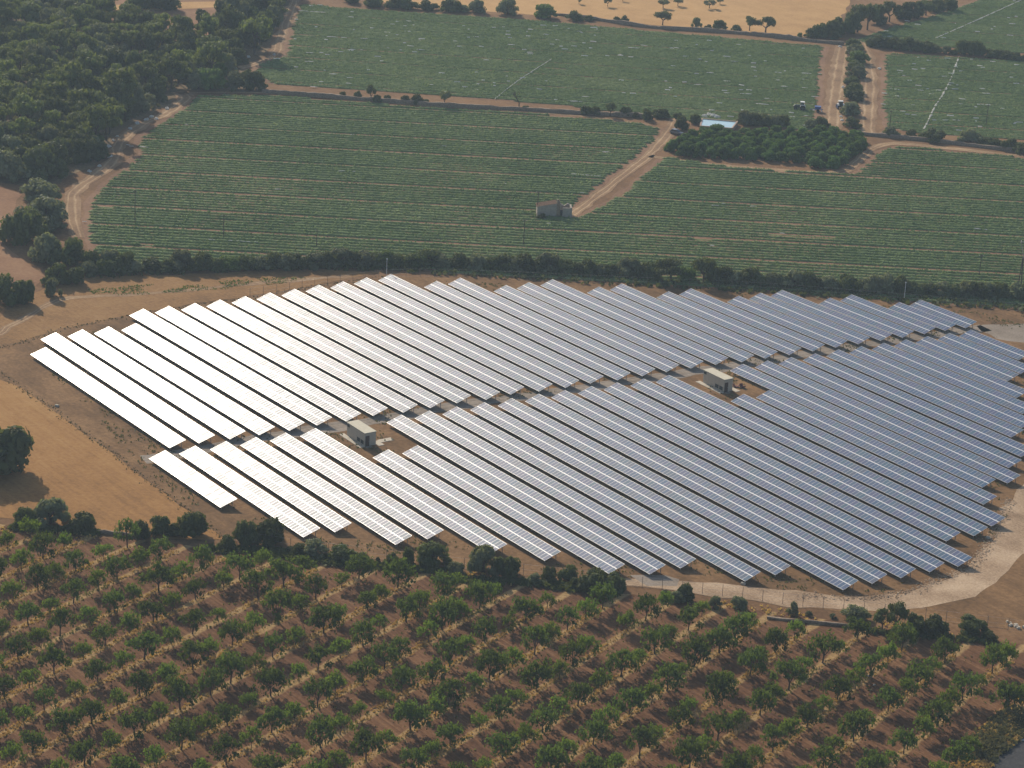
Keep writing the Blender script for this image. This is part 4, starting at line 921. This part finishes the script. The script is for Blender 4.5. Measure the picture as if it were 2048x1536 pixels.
# ------------------------------------------------------------------ water tank
back_l, back_r, front_r, front_l = G(1405.5, 238, 1.0), G(1473, 244, 1.0), G(1463, 256.5, 1.0), G(1402, 252, 1.0)
root = empty('water_tank', (0, 0, 0)); tag(root, 'pale blue open water tank with concrete rim behind the dark grove', 'water tank')
cc = (back_l+back_r+front_r+front_l)/4; root.location = (cc[0], cc[1], 0)
def loc(p): return (p[0]-cc[0], p[1]-cc[1])
cs = [back_l, back_r, front_r, front_l]
m = MB()
for i in range(4):
    a, b = np.array(loc(cs[i])), np.array(loc(cs[(i+1) % 4])); d = b-a; L = np.linalg.norm(d); c = (a+b)/2
    n_ = np.array([-d[1], d[0]])/L; n_ = n_ if n_ @ c > 0 else -n_
    m.box((c[0]+n_[0]*0.2, c[1]+n_[1]*0.2, 0.6), (L+(0.39 if i % 2 else 0.8), 0.4, 1.2+0.006*(i % 2)), math.atan2(d[1], d[0]))
m.build('rim', M['clay_rim'], root)
V = [(*loc(p), 0.98) for p in cs]
MB().poly(V+[(x, y, 0.05) for x, y, z in V], [(3, 2, 1, 0), (4, 5, 6, 7), (0, 1, 5, 4), (1, 2, 6, 5), (2, 3, 7, 6), (3, 0, 4, 7)]).build('water', M['water'], root)

# ------------------------------------------------------------------ sacks, scraps, pipes
def crumple(name, seed, sx, sy, sz):
    r = np.random.default_rng(seed); bm = bmesh.new()
    bmesh.ops.create_icosphere(bm, subdivisions=2, radius=0.5)
    for v in bm.verts:
        k = 1+r.normal(0, 0.16); v.co = Vector((v.co.x*sx*k, v.co.y*sy*k, max(-0.12, v.co.z)*sz*k+0.10*sz))
    me = bpy.data.meshes.new(name); bm.to_mesh(me); bm.free(); me.materials.append(M['plastic'])
    return me
SACK = [crumple('sack', 200+i, 1.5, 1.1, 0.95) for i in range(5)]
STRIPS = [crumple('plastic_scrap', 300+i, 1.5+0.5*(i % 3), 0.42, 0.40) for i in range(6)]
def litter(name, meshes, spots, label, cat, group, seed, ang=None, k=1.0):
    r = np.random.default_rng(seed)
    for c, x, y in spots:
        g = G(*survey(c, x, y))
        o = link(name, meshes[r.integers(len(meshes))])
        o.location = (g[0], g[1], 0.35 if ang is not None else 0.05); o.rotation_euler = (0, 0, r.uniform(0, 6.3) if ang is None else ang+r.normal(0, 0.12))
        s = k*r.uniform(0.75, 1.3); o.scale = (s, s, s)
        tag(o, label, cat, group)
litter('white_sack', SACK, [('T1', p[0]+12, p[1]+10) for p in ((965, 628), (875, 678), (845, 692), (903, 688), (790, 715), (750, 745), (675, 790), (650, 815), (622, 850), (603, 866), (627, 908), (570, 965), (510, 995))], 'white sack dumped along the edge of the wood beside the curving track', 'sack', 'white sacks along the wood edge', 91, None, 0.95)
litter('white_sack', SACK, [('T3', *p) for p in ((298, 640), (312, 636), (322, 628), (334, 632), (350, 640), (362, 644), (376, 645))], 'white sack heaped on the far rim of the water tank', 'sack', 'white sacks behind the water tank', 92, None, 1.5)
litter('white_sack', SACK, [('T1', 1395, 370), ('T1', 1455, 335), ('T1', 1605, 322)], 'white sack lying on the path where the wood meets the upper field', 'sack', 'white sacks on the upper wood path', 93, None, 0.9)
litter('white_sack', SACK, [('T3', 1050, 660), ('T3', 1046, 640), ('T3', 1040, 257), ('T3', 1056, 480), ('T3', 1256, 378)], 'white sack dropped beside the parallel dirt tracks', 'sack', 'white sacks beside the parallel tracks', 94, None, 0.8)
UP = [('T2', *p) for p in ((505, 195), (520, 196), (175, 222), (200, 223), (255, 226), (370, 232), (385, 233), (615, 157), (635, 130), (640, 190), (700, 297), (712, 298), (910, 247), (570, 210), (515, 287), (645, 275), (360, 298), (40, 366), (62, 367), (700, 240), (125, 315), (55, 315), (1235, 268), (1505, 240), (1940, 286), (1975, 288), (2010, 272), (1635, 190), (1440, 208), (1345, 314), (1090, 358), (1440, 480), (770, 502), (1495, 590), (1580, 598), (1610, 600), (1640, 602), (290, 462), (195, 440), (125, 485), (80, 515), (285, 495), (1895, 550), (1670, 572), (1035, 530), (10, 70), (40, 72), (70, 74), (100, 76), (130, 78))]
UP += [('T3', *p) for p in ((840, 270), (145, 268), (120, 270), (410, 315), (425, 316), (460, 342), (630, 340), (840, 407), (860, 408), (845, 487), (420, 515), (505, 519), (540, 521), (640, 545), (900, 535), (855, 640), (780, 645), (600, 575), (625, 578), (575, 393), (485, 250), (545, 310), (420, 450), (330, 405), (700, 445), (260, 470), (930, 410), (735, 480))]
litter('plastic_scrap', STRIPS, UP, 'torn white plastic scrap lying among the crop rows of the upper field', 'plastic scrap', 'plastic scraps in the upper field', 95, math.radians(48.7), 0.85)
litter('plastic_scrap', STRIPS, [('T3', *p) for p in ((1850, 518), (1830, 517), (1820, 492), (1700, 575), (1820, 578), (1850, 580), (1690, 665), (1665, 664), (1320, 490), (1540, 520), (1370, 405), (1480, 500), (1930, 600), (1760, 330), (1440, 580))], 'torn white plastic scrap lying in the crop rows right of the twin tracks', 'plastic scrap', 'plastic scraps in the right field', 96, math.radians(49.5), 0.75)
litter('plastic_scrap', STRIPS, [('T2', *p) for p in ((305, 795), (845, 862), (1200, 1080), (1605, 1026), (1640, 1029), (1680, 1032), (1715, 1035), (1750, 1038), (240, 1008), (315, 1011), (470, 648), (1650, 1135), (1455, 1315), (1790, 897))]+[('T1', *p) for p in ((1225, 1410), (1245, 1411), (1350, 1417), (1400, 1419), (1420, 1420), (1455, 1423), (1500, 1425), (840, 867), (2000, 1008), (1625, 1115), (495, 1305), (750, 855), (770, 863), (1090, 735))]+[('T3', *p) for p in ((405, 1122), (355, 1132), (565, 1137), (1790, 1260), (1840, 1265), (340, 1352), (725, 1285))], 'torn white plastic scrap lying in the main field behind the panels', 'plastic scrap', 'plastic scraps in the main field', 97, math.radians(52), 0.75)
litter('white_bag', SACK, [('B3', 1195, 1020), ('B3', 1165, 1050), ('B3', 1228, 1070)], 'small white bag lying in the orchard row at the lower right', 'bag', 'white bags in the orchard', 98, None, 0.42)
r = np.random.default_rng(99)
fl = np.concatenate([fill(world_poly(FIELD_UPPER), 120, lambda q: wave2(q[:, 0], q[:, 1], 3, 30) > -0.25), fill(world_poly(FIELD_RIGHT), 60), fill(world_poly(FIELD_CORNER), 30)])
V, Q = [], []
for p in fl:
    a = math.radians(49)+r.normal(0, 0.2); l, w = r.uniform(0.3, 1.1), r.uniform(0.12, 0.3); c, s = math.cos(a), math.sin(a); n = len(V)
    for dx, dy, dz in ((-l, -w, .35), (l, -w, .35), (l, w, .55), (-l, w, .55), (0, 0, .62)): V.append((p[0]+dx*c-dy*s, p[1]+dx*s+dy*c, dz))
    Q += [(n, n+1, n+4), (n+1, n+2, n+4), (n+2, n+3, n+4), (n+3, n, n+4)]
tag(link('plastic_flecks', mesh_np('plastic_flecks', V, tris=Q), M['plastic']), 'fine white plastic flecks scattered over the far crop fields', 'plastic flecks', kind='stuff')
def broken_line(px, label, w, keep, seed):
    r = np.random.default_rng(seed); C = smooth_line(world_poly(px), 0.8); n = len(C)
    T = np.gradient(C, axis=0); T /= np.linalg.norm(T, axis=1)[:, None]; N = np.stack([-T[:, 1], T[:, 0]], 1)
    wd = np.where(wave1(np.arange(n)*0.8, seed+60, 2.2)+r.normal(0, 0.3, n) > 1-2*keep, w*r.uniform(0.5, 1.2, n), 0.03)
    V = np.concatenate([np.c_[C+N*(k*wd[:, None]/2), np.full(n, z)+r.normal(0, 0.05, n)] for k, z in ((-1, 0.30), (0, 0.52), (1, 0.30))])
    i = np.arange(n-1); Q = np.concatenate([np.stack([i+n*(k+1), i+n*k, i+1+n*k, i+1+n*(k+1)], 1) for k in (0, 1)])
    tag(link('irrigation_line', mesh_np('irrigation_line', V, quads=Q), M['plastic']), label, 'irrigation line')
T3 = lambda L: [survey('T3', x, y) for x, y in L]
T2 = lambda L: [survey('T2', x, y) for x, y in L]
broken_line(T3([(1692, 312), (1650, 430), (1610, 510), (1560, 590), (1525, 662), (1500, 712)]), 'broken white line crossing the crop rows right of the twin tracks', 0.8, 0.55, 1)
broken_line(T3([(2030, 6), (1900, 65), (1750, 132), (1650, 176), (1568, 212)]), 'broken white line slanting across the top right corner field', 0.7, 0.5, 2)
broken_line(T2([(1470, 352), (1300, 462), (1220, 520), (1140, 585)]), 'faint whitish line slanting across the upper field above the wall', 0.45, 0.3, 3)

# ------------------------------------------------------------------ dry stone walls
def stone_wall(px, h, w, label, seed):
    r = np.random.default_rng(seed); C = smooth_line(world_poly(px), 1.2)
    T = np.gradient(C, axis=0); T /= np.linalg.norm(T, axis=1)[:, None]; N = np.stack([-T[:, 1], T[:, 0]], 1)
    V, Q = [], []; n = len(C)
    for i in range(n):
        hh = h*(0.85+0.25*wave1(i*1.2, seed, 9)+r.normal(0, 0.07))
        for o, z in ((-.5, 0), (-.46, .55), (-.36, 1), (.36, 1), (.46, .55), (.5, 0)):
            p = C[i]+N[i]*(o*w+r.normal(0, 0.05)); V.append((p[0], p[1], z*hh+(r.normal(0, 0.05) if z == 1 else 0)))
    for i in range(n-1):
        for j in range(5): a = i*6+j; Q.append((a+1, a, a+6, a+7))
    tag(link('stone_wall', mesh_np('stone_wall', V, quads=Q), M['stone']), label, 'stone wall')
stone_wall(T2([(-220, 540), (0, 562), (300, 582), (600, 606), (850, 626), (1100, 638), (1280, 645), (1640, 668), (1990, 688), (2060, 700)]), 1.3, 0.8, 'dark dry stone wall between the two big crop fields', 4)
stone_wall(T3([(-560, 78), (-300, 110), (0, 152), (500, 187), (830, 222), (1060, 246)]), 1.3, 0.9, 'dark dry stone wall along the foot of the ochre stubble', 5)
stone_wall(T3([(1150, 738), (1300, 752), (1500, 772), (1800, 806), (2048, 838), (2120, 846)]), 1.2, 0.8, 'low dry stone wall along the right-hand crop field', 6)
stone_wall([survey('B3', x, y) for x, y in ((640, 704), (760, 716), (880, 728), (1000, 740), (1090, 748))], 0.5, 0.6, 'short piece of dry stone wall below the gravel road', 7)
stone_wall([survey('B1', x, y) for x, y in ((560, 188), (650, 198), (720, 206), (800, 218))], 0.7, 0.6, 'short low dry stone wall between stubble field and orchard, lower left', 8)

# ------------------------------------------------------------------ fence, lamps, poles
def fence(px, label, step, h):
    C = smooth_line(world_poly(px), 1.0); s = np.r_[0, np.cumsum(np.linalg.norm(np.diff(C, axis=0), axis=1))]
    n = int(s[-1]/step); P = np.stack([np.interp(np.arange(n+1)*step, s, C[:, k]) for k in (0, 1)], 1)
    root = empty('wire_fence', (P[0][0], P[0][1], 0)); tag(root, label, 'fence'); o0 = P[0]
    pm = MB().tube((0, 0, 0), (0, 0, h), 0.04, 0.04, 6).tube((0, 0, h), (0, 0, h+0.03), 0.05, 0.04, 6)
    first = pm.build('post', M['fence_post'], root); first.location = (0, 0, 0)
    for p in P[1:]:
        o = first.copy(); COL.objects.link(o); o.parent = root; o.location = (p[0]-o0[0], p[1]-o0[1], 0)
    for z in (0.25, h*0.5, h-0.08):
        m = MB()
        for a, b in zip(P[:-1], P[1:]): m.tube((a[0]-o0[0], a[1]-o0[1], z), (b[0]-o0[0], b[1]-o0[1], z), 0.010, 0.010, 4)
        m.build('wire', M['galvanised'], root)
fence([(500, 594), (560, 586), (650, 572), (770, 557), (880, 555), (1000, 559), (1200, 568), (1500, 581), (1650, 592), (1900, 612), (2090, 628)], 'wire mesh fence on slim posts between hedge and far solar block', 3.4, 2.2)
fence([(470, 1082), (600, 1102), (718, 1115), (880, 1134), (1070, 1153), (1307, 1179), (1467, 1195), (1585, 1211), (1744, 1228), (1900, 1246), (2090, 1270)], 'wire mesh fence on slim posts between solar site and orchard', 3.5, 2.2)
for u, v, h, w in ((773, 556, 4.6, 'left'), (1808, 601, 4.3, 'right')):
    g = G(u, v); root = empty('lamp_post', (g[0], g[1], 0)); tag(root, f'slim white lamp post by the far fence, the {w} one of two', 'lamp post', 'lamp posts by the far fence')
    MB().tube((0, 0, 0), (0, 0, h), 0.07, 0.05, 8).build('pole', M['white_metal'], root)
    MB().box((0, 0, 0.1), (0.35, 0.35, 0.2)).build('base', M['concrete'], root)
    MB().tube((0, 0, h), (0, 0, h+0.12), 0.10, 0.17, 8).tube((0, 0, h+0.12), (0, 0, h+0.34), 0.17, 0.08, 8).build('lamp_head', M['white_metal'], root)
POLES = [(270, 446, 8.6, 'dark wooden pole in the main field, leftmost, near the curving track'), (447, 477, 6.2, 'thin wooden pole in the main field near long plastic scraps'), (1047, 488, 6.4, 'thin wooden pole in the main field below the ruined hut'), (1074, 430, 6.4, 'wooden pole rising behind the left corner of the ruined hut'), (633, 494, 4.5, 'short wooden pole at the near edge of the main field'), (1972, 250, 6.5, 'thin wooden pole on the low wall at the right field'), (1779, 256, 5.5, 'thin wooden pole beside the bushes right of the twin tracks'), (1958, 552, 5.5, 'thin wooden pole in the main field near the right picture edge')]
for u, v, h, lb in POLES:
    g = G(u, v); root = empty('wooden_pole', (g[0], g[1], 0), 0.9); tag(root, lb, 'pole', 'wooden poles in the fields')
    MB().tube((0, 0, 0), (0.06, 0.04, h), 0.11, 0.08, 7).build('pole', M['wood_pole'], root)
    MB().box((0.05, 0.04, h-0.35), (1.1, 0.09, 0.1)).build('crossarm', M['wood_pole'], root)
    m = MB()
    for k in (-0.48, 0, 0.48): m.tube((0.05+k, 0.04, h-0.3), (0.05+k, 0.04, h-0.12), 0.05, 0.04, 6)
    m.build('insulators', M['plastic'], root)
g = G(2036, 590); root = empty('power_pole', (g[0], g[1], 0), math.radians(53)); tag(root, 'tall twin-legged power pole with pale slanting arm at the right edge', 'power pole')
MB().tube((-0.35, 0, 0), (0.1, 0, 9.5), 0.16, 0.12, 7).build('leg', M['wood_pole'], root)
MB().tube((0.55, 0, 0), (0.2, 0, 9.5), 0.16, 0.12, 7).build('leg', M['wood_pole'], root)
MB().tube((0.5, 0, 8.6), (-0.75, 0, 13.4), 0.07, 0.07, 6).build('arm', M['galvanised'], root)
MB().box((0.3, 0, 13.4), (2.3, 0.1, 0.12)).build('crossarm', M['galvanised'], root)
for k in (-0.75, 0.3, 1.35): MB().tube((k, 0, 13.1), (k, 0, 13.75), 0.10, 0.10, 7).build('insulator', M['plastic'], root)
MB().tube((1.35, 0, 13.4), (0.6, 0, 9.3), 0.06, 0.06, 6).build('brace', M['galvanised'], root)

# ------------------------------------------------------------------ tractors, plough, car
def tractor(u, v, rz, body, label):
    g = G(u, v); root = empty('tractor', (g[0], g[1], 0), rz); tag(root, label, 'tractor')
    MB().prism([(0.1, 0.75), (2.3, 0.75), (2.35, 1.25), (1.9, 1.55), (0.1, 1.65)], -0.38, 0.38).build('bonnet', body, root, bevel=0.05)
    MB().prism([(-1.1, 0.7), (0.2, 0.7), (0.2, 1.35), (-1.1, 1.35)], -0.55, 0.55).build('chassis', M['dark_trim'], root)
    MB().prism([(-0.95, 1.36), (0.25, 1.36), (0.05, 2.5), (-0.85, 2.5)], -0.62, 0.62).build('cab', M['glass'], root)
    MB().box((-0.42, 0, 2.58), (1.35, 1.5, 0.16)).build('roof', M['white_metal'], root, bevel=0.04)
    for s in (-1, 1):
        w = MB().wheel((-0.55, s*0.85, 0.82), 0.82, 0.45).build('wheel', M['rubber'], root); MB().wheel((-0.55, s*1.0, 0.82), 0.42, 0.2).build('rim', body, w)
        w = MB().wheel((1.65, s*0.75, 0.55), 0.55, 0.32).build('wheel', M['rubber'], root); MB().wheel((1.65, s*0.84, 0.55), 0.28, 0.18).build('rim', body, w)
        MB().prism([(-1.4, 1.3), (-1.1, 1.75), (0.0, 1.78), (0.3, 1.3), (0.2, 1.28), (-0.05, 1.68), (-1.05, 1.66), (-1.3, 1.26)], s*0.85-0.25, s*0.85+0.25).build('mudguard', M['white_metal'], root)
    MB().tube((1.5, 0.2, 1.5), (1.5, 0.2, 2.5), 0.05).build('exhaust', M['dark_trim'], root)
back = math.radians(48.7)+math.pi
tractor(*survey('T3', 825, 602), back, M['tractor_green'], 'dark green tractor with white cab roof in the upper field')
tractor(*survey('T3', 1040, 596), math.radians(150), M['tractor_blue'], 'blue tractor with pale roof parked against the lane bushes')
u, v = survey('T3', 920, 612); g = G(u, v); root = empty('farm_implement', (g[0], g[1], 0), back); tag(root, 'blue folded farm implement on wheels behind the dark green tractor', 'farm machine')
MB().box((0, 0, 0.8), (3.0, 0.14, 0.18)).box((0.9, 0, 0.8), (0.14, 2.2, 0.18)).box((-0.8, 0, 0.8), (0.14, 2.2, 0.18)).tube((1.5, 0, 0.8), (2.6, 0, 0.6), 0.09).build('frame', M['tractor_blue'], root)
MB().prism([(-0.6, 0.95), (0.9, 0.95), (1.15, 1.75), (-0.85, 1.75)], -0.8, 0.8).build('hopper', M['tractor_blue'], root)
for s in (-1, 1): MB().wheel((0.1, s*1.15, 0.5), 0.5, 0.26).build('wheel', M['rubber'], root)
m = MB()
for k in range(6): m.tube((-0.8, -1.0+k*0.4, 0.8), (-1.2, -1.0+k*0.4, 0.08), 0.05)
m.build('tines', M['white_metal'], root)
g = G(1353, 268.5); root = empty('car', (g[0], g[1], 0), math.radians(20)); tag(root, 'small silver car parked under a tree left of the grove', 'car')
MB().prism([(-2.0, 0.35), (2.0, 0.35), (2.05, 0.7), (1.1, 0.92), (-1.95, 0.95)], -0.8, 0.8).build('body', M['car_paint'], root, bevel=0.06)
MB().prism([(-1.75, 0.95), (0.95, 0.93), (0.3, 1.42), (-1.35, 1.45)], -0.7, 0.7).build('cabin_glass', M['glass'], root)
MB().prism([(-1.4, 1.44), (0.32, 1.41), (0.25, 1.48), (-1.3, 1.5)], -0.68, 0.68).build('roof', M['car_paint'], root)
for x in (-1.25, 1.3):
    for s in (-1, 1): MB().wheel((x, s*0.76, 0.32), 0.32, 0.2).build('wheel', M['rubber'], root)
g = G(2030, 1253); root = empty('rubble_pile', (g[0], g[1], 0)); tag(root, 'small pile of pale rubble by the fence, far right', 'rubble')
r = np.random.default_rng(12)
m = MB()
for k in range(14): m.box((r.normal(0, 1.0), r.normal(0, 0.5), 0.16), tuple(r.uniform(0.25, 0.6, 3)), r.uniform(0, 3), 0.7)
m.build('stones', M['concrete'], root)
for u, v, lb in ((1486, 1169, 'pale concrete block on the dirt below a near solar table'), (114, 813, 'pale concrete block on the weedy left edge of the site'), (1976, 1077, 'pale stone lying in the shade of a near solar table')):
    g = G(u, v); tag(MB().box((g[0], g[1], 0.22), (0.9, 0.6, 0.4), 0.5, 0.8).build('concrete_block', M['concrete'], None, bevel=0.05), lb, 'block')

# ------------------------------------------------------------------ the hazy evening air over the plain
me = bpy.data.meshes.new('haze')
hz = MB().box((GP[0], GP[1], 95.0), (9100, 9100, 192.0)).build('haze', None)
hm = bpy.data.materials.new('haze'); hm.use_nodes = True
nt = hm.node_tree; nt.nodes.remove(nt.nodes['Principled BSDF'])
pv = nt.nodes.new('ShaderNodeVolumePrincipled')
pv.inputs['Color'].default_value = (0.64, 0.82, 1.0, 1); pv.inputs['Density'].default_value = 0.00015; pv.inputs['Anisotropy'].default_value = 0.1
nt.links.new(pv.outputs[0], nt.nodes['Material Output'].inputs['Volume'])
hz.data.materials.append(hm); hm.cycles.homogeneous_volume = True
tag(hz, 'pale bluish evening haze filling the air over the plain', 'haze', kind='stuff')
